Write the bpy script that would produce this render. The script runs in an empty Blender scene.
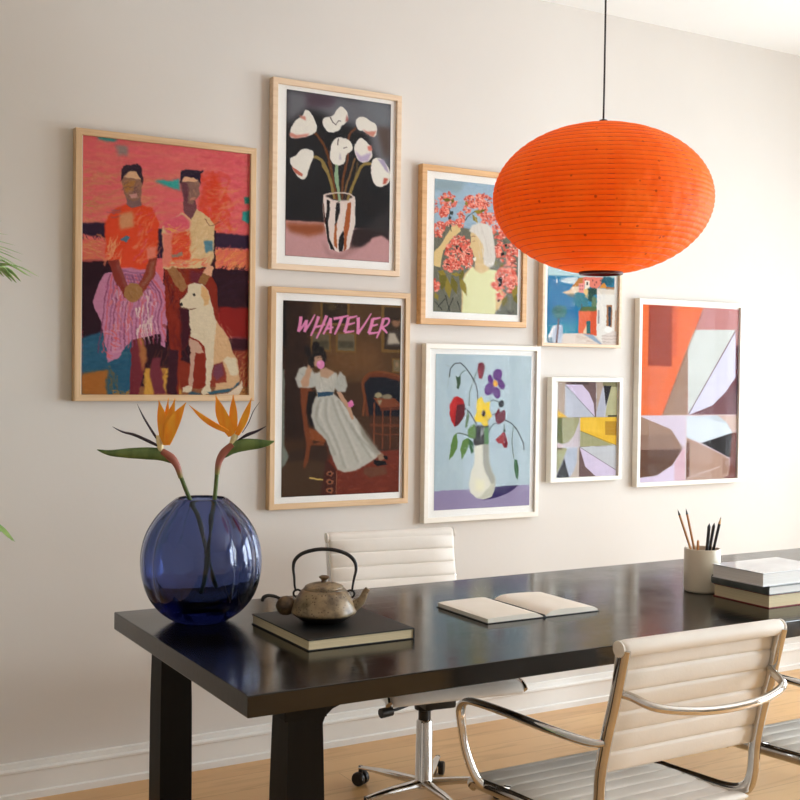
import bpy, bmesh, math, random
import numpy as np
from mathutils import Vector, Matrix

# ---------------------------------------------------------------- camera
scn = bpy.context.scene
YAW, PITCH, ROLL, FPX = math.radians(59.672), math.radians(-1.3155), math.radians(0.741), 1164.26
CAM = Vector((0.0, -3.924, 1.422))
_v = Vector((math.cos(YAW) * math.cos(PITCH), math.sin(YAW) * math.cos(PITCH), math.sin(PITCH)))
_r = Vector((math.sin(YAW), -math.cos(YAW), 0))
_u = _r.cross(_v)
_r2 = math.cos(ROLL) * _r + math.sin(ROLL) * _u
_u2 = -math.sin(ROLL) * _r + math.cos(ROLL) * _u
cd = bpy.data.cameras.new('camera')
cd.sensor_width = 36.0
cd.lens = FPX / 800 * 36.0
cam = bpy.data.objects.new('camera', cd)
scn.collection.objects.link(cam)
cam.matrix_world = Matrix(((_r2.x, _u2.x, -_v.x, CAM.x), (_r2.y, _u2.y, -_v.y, CAM.y), (_r2.z, _u2.z, -_v.z, CAM.z), (0, 0, 0, 1)))
scn.camera = cam

# ---------------------------------------------------------------- world, light, exposure
scn.view_settings.view_transform = 'Standard'
scn.view_settings.look = 'None'
scn.view_settings.gamma = 1.0
scn.view_settings.use_curve_mapping = False
scn.view_settings.exposure = 0.62
w = bpy.data.worlds.new('sky')
scn.world = w
w.use_nodes = True
w.node_tree.nodes['Background'].inputs[0].default_value = (0.75, 0.87, 1.0, 1)
w.node_tree.nodes['Background'].inputs[1].default_value = 1.0

# daylight entering by the windows: (name, centre, size along the wall, height, power, colour, direction)
RX, LX, FY = 5.4, -2.8, -7.6          # right wall, left wall, wall behind the camera
CEIL = 2.98
WINS = [('right', -1.45, 1.5), ('right', -3.65, 1.7)]
WZ0, WZ1 = 0.3, 2.42
POWER = [74, 140]
for k, (side, c, wd) in enumerate(WINS):
    ld = bpy.data.lights.new('window_light', 'AREA')
    ld.shape = 'RECTANGLE'
    ld.size = wd
    ld.size_y = WZ1 - WZ0
    ld.energy = POWER[k]
    ld.color = (0.84, 0.935, 1.0)
    lo = bpy.data.objects.new('window_light', ld)
    scn.collection.objects.link(lo)
    if side == 'right':
        lo.location = (RX + 0.14, c, (WZ0 + WZ1) / 2)
        lo.rotation_euler = (math.pi / 2, 0, math.pi / 2)
    else:
        lo.location = (c, FY - 0.14, (WZ0 + WZ1) / 2)
        lo.rotation_euler = (math.pi / 2, 0, 0)
    # an area light shines along its local -Z
    d = Vector((-1, 0, 0)) if side == 'right' else Vector((0, 1, 0))
    lo.rotation_euler = d.to_track_quat('-Z', 'Y').to_euler()

# ---------------------------------------------------------------- helpers
COL = scn.collection


def srgb(c, k=1.0):
    out = []
    for x in c[:3]:
        x = x / 255.0
        x = x / 12.92 if x <= 0.04045 else ((x + 0.055) / 1.055) ** 2.4
        out.append(min(1.0, x * k))
    return tuple(out) + (1.0,)


def new_mat(name):
    m = bpy.data.materials.new(name)
    m.use_nodes = True
    nt = m.node_tree
    return m, nt, nt.nodes['Principled BSDF']


def noise_mat(name, c1, c2, scale=(5, 5, 5), rough=0.5, metal=0.0, detail=4, bump=0.0, bscale=60, spec=0.5, coat=0.0, dist=0.0, coord='Object', lo=0.35, hi=0.65):
    m, nt, b = new_mat(name)
    tc = nt.nodes.new('ShaderNodeTexCoord')
    mp = nt.nodes.new('ShaderNodeMapping')
    mp.inputs['Scale'].default_value = scale
    nz = nt.nodes.new('ShaderNodeTexNoise')
    nz.inputs['Scale'].default_value = 1.0
    nz.inputs['Detail'].default_value = detail
    nz.inputs['Distortion'].default_value = dist
    rp = nt.nodes.new('ShaderNodeValToRGB')
    rp.color_ramp.elements[0].position = lo
    rp.color_ramp.elements[1].position = hi
    rp.color_ramp.elements[0].color = srgb(c1)
    rp.color_ramp.elements[1].color = srgb(c2)
    L = nt.links.new
    L(tc.outputs[coord], mp.inputs[0])
    L(mp.outputs[0], nz.inputs['Vector'])
    L(nz.outputs['Fac'], rp.inputs[0])
    L(rp.outputs[0], b.inputs['Base Color'])
    b.inputs['Roughness'].default_value = rough
    b.inputs['Metallic'].default_value = metal
    b.inputs['Specular IOR Level'].default_value = spec
    b.inputs['Coat Weight'].default_value = coat
    if bump:
        n2 = nt.nodes.new('ShaderNodeTexNoise')
        n2.inputs['Scale'].default_value = bscale
        n2.inputs['Detail'].default_value = 3
        bp = nt.nodes.new('ShaderNodeBump')
        bp.inputs['Strength'].default_value = bump
        bp.inputs['Distance'].default_value = 0.004
        L(tc.outputs[coord], n2.inputs['Vector'])
        L(n2.outputs['Fac'], bp.inputs['Height'])
        L(bp.outputs[0], b.inputs['Normal'])
    return m


def link_mesh(name, verts, faces, mat, parent=None, smooth=False, autosmooth=None):
    me = bpy.data.meshes.new(name)
    me.from_pydata([tuple(v) for v in verts], [], faces)
    me.update()
    bm = bmesh.new()
    bm.from_mesh(me)
    bmesh.ops.recalc_face_normals(bm, faces=bm.faces)
    bm.to_mesh(me)
    bm.free()
    o = bpy.data.objects.new(name, me)
    COL.objects.link(o)
    if isinstance(mat, (list, tuple)):
        for q in mat:
            me.materials.append(q)
    elif mat:
        me.materials.append(mat)
    if smooth:
        for p in me.polygons:
            p.use_smooth = True
        if autosmooth:
            me.set_sharp_from_angle(angle=math.radians(autosmooth))
    if parent:
        o.parent = parent
    return o


class MB:
    """collects shapes into one mesh"""
    def __init__(s):
        s.v, s.f = [], []

    def add(s, v, f):
        n = len(s.v)
        s.v += [Vector(p) for p in v]
        s.f += [[i + n for i in q] for q in f]
        return s

    def box(s, x0, x1, y0, y1, z0, z1, bev=0.0):
        bm = bmesh.new()
        bmesh.ops.create_cube(bm, size=1)
        for q in bm.verts:
            q.co = Vector(((x0 + x1) / 2 + q.co.x * (x1 - x0), (y0 + y1) / 2 + q.co.y * (y1 - y0), (z0 + z1) / 2 + q.co.z * (z1 - z0)))
        if bev:
            bmesh.ops.bevel(bm, geom=list(bm.edges), offset=bev, segments=2, affect='EDGES', profile=0.6)
        bm.verts.index_update()
        s.add([q.co.copy() for q in bm.verts], [[q.index for q in f.verts] for f in bm.faces])
        bm.free()
        return s

    def lathe(s, prof, seg=48, c=(0, 0, 0), lobes=0, amp=0.0, axis='z'):
        v, f = [], []
        n = len(prof)
        for i in range(seg):
            a = 2 * math.pi * i / seg
            for (r, z) in prof:
                rr = r * (1 + (amp * abs(math.cos(a * lobes / 2)) - amp * 0.6 if lobes else 0))
                p = (rr * math.cos(a), rr * math.sin(a), z)
                if axis == 'x':
                    p = (z, rr * math.cos(a), rr * math.sin(a))
                v.append((p[0] + c[0], p[1] + c[1], p[2] + c[2]))
        for i in range(seg):
            j = (i + 1) % seg
            for k in range(n - 1):
                f.append([i * n + k, j * n + k, j * n + k + 1, i * n + k + 1])
        base = len(s.v)
        s.add(v, f)
        # close the ends
        if prof[0][0] > 1e-6:
            s.f.append([base + i * n for i in range(seg)])
        if prof[-1][0] > 1e-6:
            s.f.append([base + i * n + n - 1 for i in range(seg)])
        return s

    def tube(s, pts, rad, seg=12, smooth=6, flat=1.0, up=None, cap=True):
        P = spline(pts, smooth) if smooth else [Vector(p) for p in pts]
        n = len(P)
        if isinstance(rad, (int, float)):
            R = [rad] * n
        else:
            m = len(rad)
            R = []
            for i in range(n):
                t = i / (n - 1) * (m - 1)
                k = min(int(t), m - 2)
                R.append(rad[k] + (rad[k + 1] - rad[k]) * (t - k))
        T = []
        for i in range(n):
            a = P[max(i - 1, 0)]
            b = P[min(i + 1, n - 1)]
            T.append((b - a).normalized())
        nrm = Vector(up) if up else (Vector((0, 0, 1)) if abs(T[0].z) < 0.9 else Vector((1, 0, 0)))
        v, f = [], []
        for i in range(n):
            nrm = nrm - T[i] * nrm.dot(T[i])
            if nrm.length < 1e-5:
                nrm = T[i].orthogonal()
            nrm.normalize()
            bn = T[i].cross(nrm)
            for k in range(seg):
                a = 2 * math.pi * k / seg
                v.append(P[i] + nrm * (math.cos(a) * R[i] * flat) + bn * (math.sin(a) * R[i]))
        for i in range(n - 1):
            for k in range(seg):
                k2 = (k + 1) % seg
                f.append([i * seg + k, i * seg + k2, (i + 1) * seg + k2, (i + 1) * seg + k])
        if cap:
            f.append(list(range(seg)))
            f.append([(n - 1) * seg + k for k in range(seg)])
        return s.add(v, f)

    def build(s, name, mat, parent=None, smooth=False, auto=40):
        return link_mesh(name, s.v, s.f, mat, parent, smooth, auto if smooth else None)


def spline(pts, sub=6, closed=False):
    P = [Vector(p) for p in pts]
    n = len(P)
    out = []
    rng = range(n) if closed else range(n - 1)
    for i in rng:
        if closed:
            p0, p1, p2, p3 = P[i - 1], P[i], P[(i + 1) % n], P[(i + 2) % n]
        else:
            p0, p1, p2, p3 = P[max(i - 1, 0)], P[i], P[i + 1], P[min(i + 2, n - 1)]
        for k in range(sub):
            t = k / sub
            out.append(0.5 * ((2 * p1) + (p2 - p0) * t + (2 * p0 - 5 * p1 + 4 * p2 - p3) * t * t + (3 * p1 - p0 - 3 * p2 + p3) * t ** 3))
    if not closed:
        out.append(P[-1])
    return out


def thing(name, label, cat, loc=(0, 0, 0), rz=0.0, group=None):
    o = bpy.data.objects.new(name, None)
    o.empty_display_size = 0.1
    COL.objects.link(o)
    o.location = loc
    o.rotation_euler = (0, 0, rz)
    return tag(o, label, cat, group)


def tag(o, label, cat, group=None):
    o['label'] = label
    o['category'] = cat
    if group:
        o['group'] = group
    return o


def struct(o):
    o['kind'] = 'structure'
    return o


def copy_tree(o, parent=None):
    c = o.copy()
    COL.objects.link(c)
    if parent:
        c.parent = parent
    for ch in list(o.children):
        copy_tree(ch, c)
    return c


# ---------------------------------------------------------------- materials
M = {}


def wall_mat():
    m = noise_mat('wall_paint', (217, 211, 204), (222, 216, 209), (1.2, 1.2, 1.2), rough=0.75, bump=0.08, bscale=45, spec=0.25)
    return m


M['wall'] = wall_mat()
M['ceiling'] = noise_mat('ceiling_paint', (242, 241, 238), (245, 244, 241), (1, 1, 1), rough=0.85)
M['white_trim'] = noise_mat('trim_paint', (232, 228, 222), (238, 235, 229), (3, 3, 3), rough=0.42)


def floor_mat():
    m, nt, b = new_mat('oak_floor')
    L = nt.links.new
    tc = nt.nodes.new('ShaderNodeTexCoord')
    mp = nt.nodes.new('ShaderNodeMapping')
    L(tc.outputs['Object'], mp.inputs[0])
    br = nt.nodes.new('ShaderNodeTexBrick')
    br.inputs['Scale'].default_value = 1.0
    br.inputs['Brick Width'].default_value = 1.9
    br.inputs['Row Height'].default_value = 0.14
    br.inputs['Mortar Size'].default_value = 0.0012
    br.inputs['Color1'].default_value = srgb((212, 164, 108))
    br.inputs['Color2'].default_value = srgb((222, 178, 122))
    br.inputs['Mortar'].default_value = srgb((176, 128, 80))
    L(mp.outputs[0], br.inputs['Vector'])
    mp2 = nt.nodes.new('ShaderNodeMapping')
    mp2.inputs['Scale'].default_value = (1.2, 11, 1)
    nz = nt.nodes.new('ShaderNodeTexNoise')
    nz.inputs['Scale'].default_value = 1.6
    nz.inputs['Detail'].default_value = 5
    nz.inputs['Distortion'].default_value = 1.4
    L(tc.outputs['Object'], mp2.inputs[0])
    L(mp2.outputs[0], nz.inputs['Vector'])
    rp = nt.nodes.new('ShaderNodeValToRGB')
    rp.color_ramp.elements[0].position = 0.32
    rp.color_ramp.elements[0].color = (0.80, 0.74, 0.66, 1)
    rp.color_ramp.elements[1].position = 0.5
    rp.color_ramp.elements[1].color = (1, 1, 1, 1)
    L(nz.outputs['Fac'], rp.inputs[0])
    mx = nt.nodes.new('ShaderNodeMix')
    mx.data_type = 'RGBA'
    mx.blend_type = 'MULTIPLY'
    mx.inputs[0].default_value = 0.9
    L(br.outputs['Color'], mx.inputs[6])
    L(rp.outputs[0], mx.inputs[7])
    L(mx.outputs[2], b.inputs['Base Color'])
    b.inputs['Roughness'].default_value = 0.33
    return m


M['floor'] = floor_mat()


def wood_mat(name, c1, c2, scale, rough, bump=0.0, coat=0.0, spec=0.5, dist=1.0):
    return noise_mat(name, c1, c2, scale, rough=rough, detail=5, dist=dist, bump=bump, bscale=30, coat=coat, spec=spec)


M['oak_h'] = wood_mat('pale_oak_rail', (205, 168, 126), (222, 188, 147), (3, 30, 60), 0.5)
M['oak_v'] = wood_mat('pale_oak_stile', (205, 168, 126), (222, 188, 147), (60, 30, 3), 0.5)
M['honey_h'] = wood_mat('honey_oak_rail', (206, 158, 105), (224, 178, 126), (3, 30, 60), 0.5)
M['ash_h'] = wood_mat('ash_rail', (222, 192, 160), (232, 206, 176), (3, 30, 60), 0.5)
M['white_frame'] = noise_mat('white_lacquer', (236, 229, 216), (241, 235, 224), (4, 4, 40), rough=0.4)
M['paper'] = noise_mat('print_paper', (248, 246, 241), (251, 250, 246), (6, 6, 6), rough=0.7)


def table_top_mat():
    m, nt, b = new_mat('dark_stained_wood')
    L = nt.links.new
    tc = nt.nodes.new('ShaderNodeTexCoord')
    mp = nt.nodes.new('ShaderNodeMapping')
    mp.inputs['Scale'].default_value = (1.5, 26, 26)
    nz = nt.nodes.new('ShaderNodeTexNoise')
    nz.inputs['Scale'].default_value = 2.2
    nz.inputs['Detail'].default_value = 6
    nz.inputs['Distortion'].default_value = 0.6
    L(tc.outputs['Object'], mp.inputs[0])
    L(mp.outputs[0], nz.inputs['Vector'])
    rp = nt.nodes.new('ShaderNodeValToRGB')
    rp.color_ramp.elements[0].position = 0.35
    rp.color_ramp.elements[1].position = 0.7
    rp.color_ramp.elements[0].color = srgb((6, 5, 5))
    rp.color_ramp.elements[1].color = srgb((17, 14, 12))
    L(nz.outputs['Fac'], rp.inputs[0])
    L(rp.outputs[0], b.inputs['Base Color'])
    # varnish: worn in patches
    n2 = nt.nodes.new('ShaderNodeTexNoise')
    n2.inputs['Scale'].default_value = 7
    n2.inputs['Detail'].default_value = 5
    L(tc.outputs['Object'], n2.inputs['Vector'])
    mr = nt.nodes.new('ShaderNodeMapRange')
    mr.inputs['From Min'].default_value = 0.3
    mr.inputs['From Max'].default_value = 0.7
    mr.inputs['To Min'].default_value = 0.11
    mr.inputs['To Max'].default_value = 0.21
    L(n2.outputs['Fac'], mr.inputs['Value'])
    L(mr.outputs[0], b.inputs['Roughness'])
    bp = nt.nodes.new('ShaderNodeBump')
    bp.inputs['Strength'].default_value = 0.10
    bp.inputs['Distance'].default_value = 0.003
    L(nz.outputs['Fac'], bp.inputs['Height'])
    L(bp.outputs[0], b.inputs['Normal'])
    b.inputs['Specular IOR Level'].default_value = 0.6
    return m


M['table'] = table_top_mat()
M['table_leg'] = wood_mat('dark_stained_leg', (4, 4, 4), (10, 9, 8), (30, 30, 2), 0.5, spec=0.2)
M['chrome'] = noise_mat('polished_chrome', (205, 203, 200), (222, 220, 217), (8, 8, 8), rough=0.09, metal=1.0)
M['black_plastic'] = noise_mat('black_plastic', (14, 14, 15), (24, 24, 25), (20, 20, 20), rough=0.4)
M['leather'] = noise_mat('cream_leather', (236, 229, 219), (241, 235, 226), (9, 9, 9), rough=0.5, bump=0.1, bscale=160, spec=0.35)
M['bulb'] = noise_mat('frosted_bulb', (235, 232, 225), (240, 238, 230), (9, 9, 9), rough=0.3)
M['cord'] = noise_mat('dark_cord', (38, 34, 32), (52, 47, 44), (40, 40, 40), rough=0.7)


def lamp_mat():
    m, nt, b = new_mat('orange_rice_paper')
    L = nt.links.new
    out = nt.nodes['Material Output']
    tc = nt.nodes.new('ShaderNodeTexCoord')
    nz = nt.nodes.new('ShaderNodeTexNoise')
    nz.inputs['Scale'].default_value = 9
    nz.inputs['Detail'].default_value = 6
    L(tc.outputs['Object'], nz.inputs['Vector'])
    rp = nt.nodes.new('ShaderNodeValToRGB')
    rp.color_ramp.elements[0].position = 0.35
    rp.color_ramp.elements[1].position = 0.65
    rp.color_ramp.elements[0].color = srgb((252, 121, 20))
    rp.color_ramp.elements[1].color = srgb((255, 137, 34))
    L(nz.outputs['Fac'], rp.inputs[0])
    # fibres: small dark flecks in the paper
    n3 = nt.nodes.new('ShaderNodeTexVoronoi')
    n3.inputs['Scale'].default_value = 22
    L(tc.outputs['Object'], n3.inputs['Vector'])
    r3 = nt.nodes.new('ShaderNodeValToRGB')
    r3.color_ramp.elements[0].position = 0.06
    r3.color_ramp.elements[1].position = 0.11
    r3.color_ramp.elements[0].color = (0.2, 0.1, 0.08, 1)
    r3.color_ramp.elements[1].color = (1, 1, 1, 1)
    L(n3.outputs['Distance'], r3.inputs[0])
    mx = nt.nodes.new('ShaderNodeMix')
    mx.data_type = 'RGBA'
    mx.blend_type = 'MULTIPLY'
    mx.inputs[0].default_value = 0.6
    L(rp.outputs[0], mx.inputs[6])
    L(r3.outputs[0], mx.inputs[7])
    bp = nt.nodes.new('ShaderNodeBump')
    bp.inputs['Strength'].default_value = 0.6
    bp.inputs['Distance'].default_value = 0.016
    n4 = nt.nodes.new('ShaderNodeTexNoise')
    n4.inputs['Scale'].default_value = 26
    n4.inputs['Detail'].default_value = 2
    L(tc.outputs['Object'], n4.inputs['Vector'])
    L(n4.outputs['Fac'], bp.inputs['Height'])
    L(mx.outputs[2], b.inputs['Base Color'])
    L(bp.outputs[0], b.inputs['Normal'])
    b.inputs['Roughness'].default_value = 0.6
    b.inputs['Specular IOR Level'].default_value = 0.3
    tr = nt.nodes.new('ShaderNodeBsdfTranslucent')
    L(mx.outputs[2], tr.inputs['Color'])
    ms = nt.nodes.new('ShaderNodeMixShader')
    ms.inputs[0].default_value = 0.5
    L(b.outputs[0], ms.inputs[1])
    L(tr.outputs[0], ms.inputs[2])
    L(ms.outputs[0], out.inputs[0])
    return m


M['lamp'] = lamp_mat()
M['rib'] = noise_mat('bamboo_rib', (176, 52, 8), (196, 62, 12), (30, 30, 30), rough=0.6)
M['lamp_ring'] = noise_mat('dark_lamp_ring', (60, 12, 20), (78, 18, 26), (30, 30, 30), rough=0.3)


def glass_mat(name, col, rough=0.0, ior=1.45):
    m, nt, b = new_mat(name)
    b.inputs['Base Color'].default_value = col
    b.inputs['Roughness'].default_value = rough
    b.inputs['Transmission Weight'].default_value = 1.0
    b.inputs['IOR'].default_value = ior
    return m


def tint_glass(name, col, fres=1.45):
    """thin pane: clear straight through, with a Fresnel reflection"""
    m, nt, b = new_mat(name)
    nt.nodes.remove(b)
    L = nt.links.new
    tr = nt.nodes.new('ShaderNodeBsdfTransparent')
    tr.inputs[0].default_value = col
    gl = nt.nodes.new('ShaderNodeBsdfGlossy')
    gl.inputs['Roughness'].default_value = 0.02
    fr = nt.nodes.new('ShaderNodeFresnel')
    fr.inputs[0].default_value = fres
    ms = nt.nodes.new('ShaderNodeMixShader')
    hf = nt.nodes.new('ShaderNodeMath')
    hf.operation = 'MULTIPLY'
    hf.inputs[1].default_value = 0.5
    L(fr.outputs[0], hf.inputs[0])
    L(hf.outputs[0], ms.inputs[0])
    L(tr.outputs[0], ms.inputs[1])
    L(gl.outputs[0], ms.inputs[2])
    L(ms.outputs[0], nt.nodes['Material Output'].inputs[0])
    return m


M['pane'] = tint_glass('clear_pane', (0.99, 0.99, 0.99, 1), 1.12)
M['blue_glass'] = glass_mat('cobalt_glass', (0.29, 0.36, 0.60, 1))
_nt = M['blue_glass'].node_tree
_va = _nt.nodes.new('ShaderNodeVolumeAbsorption')
_va.inputs['Color'].default_value = (0.10, 0.16, 0.50, 1)
_va.inputs['Density'].default_value = 22.0
_nt.links.new(_va.outputs[0], _nt.nodes['Material Output'].inputs['Volume'])

# ---------------------------------------------------------------- the room
T = 0.12
mb = MB().box(LX - T, RX + T, 0, T, 0, CEIL)
struct(mb.build('wall_back', M['wall']))
struct(MB().box(LX - T, LX, FY, 0, 0, CEIL).build('wall_left', M['wall']))


def wall_with_openings(axis, pos0, pos1, a0, a1, openings, name):
    mb = MB()
    cuts = sorted(openings)
    cur = a0
    def bx(u0, u1, z0, z1):
        if axis == 'y':
            mb.box(pos0, pos1, u0, u1, z0, z1)
        else:
            mb.box(u0, u1, pos0, pos1, z0, z1)
    for (o0, o1) in cuts:
        bx(cur, o0, 0, CEIL)
        bx(o0, o1, 0, WZ0)
        bx(o0, o1, WZ1, CEIL)
        cur = o1
    bx(cur, a1, 0, CEIL)
    return struct(mb.build(name, M['wall']))


wall_with_openings('y', RX, RX + T, FY, 0, [(c - w_ / 2, c + w_ / 2) for s_, c, w_ in WINS if s_ == 'right'], 'wall_right')
wall_with_openings('x', FY - T, FY, LX - T, RX + T, [(c - w_ / 2, c + w_ / 2) for s_, c, w_ in WINS if s_ == 'front'], 'wall_front')
struct(MB().box(LX - T, RX + T, FY - T, T, -0.1, 0).build('floor', M['floor']))
struct(MB().box(LX - T, RX + T, FY - T, T, CEIL, CEIL + 0.1).build('ceiling', M['ceiling']))


def baseboard(name, p0, p1, nrm):
    """profiled skirting from p0 to p1, sticking out of the wall along nrm"""
    prof = [(0, 0), (0.024, 0), (0.024, 0.022), (0.017, 0.026), (0.017, 0.088), (0.022, 0.092), (0.022, 0.099), (0.012, 0.104), (0.010, 0.121), (0.0, 0.124)]
    v = []
    for p in (p0, p1):
        for (d, z) in prof:
            v.append((p[0] + nrm[0] * d, p[1] + nrm[1] * d, z))
    n = len(prof)
    f = [[k, k + 1, n + k + 1, n + k] for k in range(n - 1)] + [list(range(n)), list(range(n, 2 * n)), [0, n, 2 * n - 1, n - 1]]
    return struct(link_mesh(name, v, f, M['white_trim']))


baseboard('baseboard_back', (LX, 0), (RX, 0), (0, -1))
baseboard('baseboard_left', (LX, FY), (LX, -0.024), (1, 0))
baseboard('baseboard_right', (RX, FY), (RX, -0.024), (-1, 0))

for k, (side, c, wd) in enumerate(WINS):
    a0, a1 = c - wd / 2, c + wd / 2
    mb, gb = MB(), MB()
    def wb(target, u0, u1, z0, z1, d0, d1):
        if side == 'right':
            target.box(RX + d0, RX + d1, u0, u1, z0, z1)
        else:
            target.box(u0, u1, FY - d1, FY - d0, z0, z1)
    wb(mb, a0, a0 + 0.06, WZ0, WZ1, 0.02, 0.08)
    wb(mb, a1 - 0.06, a1, WZ0, WZ1, 0.02, 0.08)
    wb(mb, a0 + 0.06, a1 - 0.06, WZ0, WZ0 + 0.07, 0.02, 0.08)
    wb(mb, a0 + 0.06, a1 - 0.06, WZ1 - 0.06, WZ1, 0.02, 0.08)
    wb(mb, c - 0.03, c + 0.03, WZ0 + 0.07, WZ1 - 0.06, 0.025, 0.075)
    for zz in (0.85, 1.38, 1.9):
        wb(mb, a0 + 0.06, a1 - 0.06, zz - 0.015, zz + 0.015, 0.035, 0.065)
    wb(mb, a0 - 0.02, a1 + 0.02, WZ0 - 0.03, WZ0, -0.1, 0.1)
    wo = struct(mb.build('window_%d' % (k + 1), M['white_trim']))
    wb(gb, a0 + 0.05, a1 - 0.05, WZ0 + 0.06, WZ1 - 0.05, 0.048, 0.052)
    gb.build('pane', M['pane'], wo)

# ---------------------------------------------------------------- the table
TX0, TX1, TY0, TY1, TZ = 0.945, 3.98, -1.701, -0.753, 0.75
t = thing('dining_table', 'long dark-stained wooden table with glossy top, on square black legs', 'table', ((TX0 + TX1) / 2, (TY0 + TY1) / 2, 0))
ox, oy = (TX0 + TX1) / 2, (TY0 + TY1) / 2
MB().box(TX0 - ox, TX1 - ox, TY0 - oy, TY1 - oy, TZ - 0.048, TZ, 0.003).build('tabletop', M['table'], t)
apr = MB()
for yy in (TY0 + 0.055, TY1 - 0.075):
    # thin rail under the top with a small curved drop at each leg
    apr.box(TX0 + 0.19 - ox, TX1 - 0.19 - ox, yy - oy, yy + 0.02 - oy, TZ - 0.06, TZ - 0.048)
apr.build('apron', M['table_leg'], t)
for lx, sx in ((TX0 + 0.10, 1), (TX1 - 0.10, -1)):
    for ly, sy in ((TY0 + 0.02, 1), (TY1 - 0.02, -1)):
        x0, x1 = sorted((lx, lx + sx * 0.088))
        y0, y1 = sorted((ly, ly + sy * 0.088))
        m = MB()
        m.box(x0 - 0.006 - ox, x1 + 0.006 - ox, y0 - oy, y1 + 0.006 - oy, TZ - 0.075, TZ - 0.048, 0.002)
        # leg swells a little towards the foot and carries a curved bracket at the top
        cx, cy = (x0 + x1) / 2 - ox, (y0 + y1) / 2 - oy
        lev = [(TZ - 0.075, 0.041), (TZ - 0.13, 0.0425), (TZ - 0.25, 0.045), (0.3, 0.046), (0.0, 0.046)]
        vv, ff = [], []
        for (z, h) in lev:
            vv += [(cx - h, cy - h, z), (cx + h, cy - h, z), (cx + h, cy + h, z), (cx - h, cy + h, z)]
        for i in range(len(lev) - 1):
            for k in range(4):
                ff.append([i * 4 + k, i * 4 + (k + 1) % 4, i * 4 + 4 + (k + 1) % 4, i * 4 + 4 + k])
        ff += [[0, 1, 2, 3], [4 * len(lev) - 4 + k for k in range(4)]]
        m.add(vv, ff)
        bw = 0.06
        xa = (x1 if sx > 0 else x0) - ox
        pr = [(0, TZ - 0.048), (sx * bw, TZ - 0.048), (sx * bw * 0.9, TZ - 0.055), (sx * bw * 0.45, TZ - 0.064), (sx * bw * 0.15, TZ - 0.078), (0, TZ - 0.1)]
        n = len(pr)
        vv = [(xa + a, cy - 0.03, z) for a, z in pr] + [(xa + a, cy + 0.03, z) for a, z in pr]
        m.add(vv, [list(range(n)), list(range(n, 2 * n))] + [[k, (k + 1) % n, n + (k + 1) % n, n + k] for k in range(n)])
        m.build('leg', M['table_leg'], t)

# ---------------------------------------------------------------- swivel chairs
def ribbed_panel(path, half, thick, nrib, depth=0.006, name='seat', roll=None):
    """sling of leather: follows path (y, z) in the side view, spans +-half in x, with cross seams"""
    P = spline([(0, a, b) for a, b in path], 10)
    cum = [0]
    for i in range(1, len(P)):
        cum.append(cum[-1] + (P[i] - P[i - 1]).length)
    tot = cum[-1]
    N = nrib * 12
    Q = []
    for k in range(N + 1):
        s = tot * k / N
        i = min(max(1, next((j for j, c in enumerate(cum) if c >= s - 1e-9), len(cum) - 1)), len(cum) - 1)
        f = (s - cum[i - 1]) / max(1e-9, cum[i] - cum[i - 1])
        Q.append(P[i - 1].lerp(P[i], f))
    xs = [-1, -0.985, -0.95, -0.6, -0.2, 0.2, 0.6, 0.95, 0.985, 1]
    v = []
    nx = len(xs)
    for side in (1, -1):
        for k, q in enumerate(Q):
            a, b = Q[max(k - 1, 0)], Q[min(k + 1, N)]
            t = (b - a).normalized()
            n = Vector((0, -t.z, t.y))
            ph = (k % 12) / 12
            puff = math.sin(math.pi * ph) ** 0.3 if ph > 0 else 0.0
            for x in xs:
                e = 1.0 if abs(x) < 0.96 else (0.75 if abs(x) < 0.99 else 0.2)
                d = (thick * 0.5 + depth * puff * (1 if abs(x) < 0.96 else 0.2)) * e
                v.append((x * half, q.y + n.y * d * side, q.z + n.z * d * side))
    M1 = (N + 1) * nx
    f = []
    for sd in (0, 1):
        for k in range(N):
            for i in range(nx - 1):
                a = sd * M1 + k * nx + i
                f.append([a, a + 1, a + nx + 1, a + nx])
    for k in range(N):
        for i in (0, nx - 1):
            a = k * nx + i
            f.append([a, a + nx, M1 + a + nx, M1 + a])
    for i in range(nx - 1):
        for a in (i, N * nx + i):
            f.append([a, a + 1, M1 + a + 1, M1 + a])
    return v, f


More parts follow.
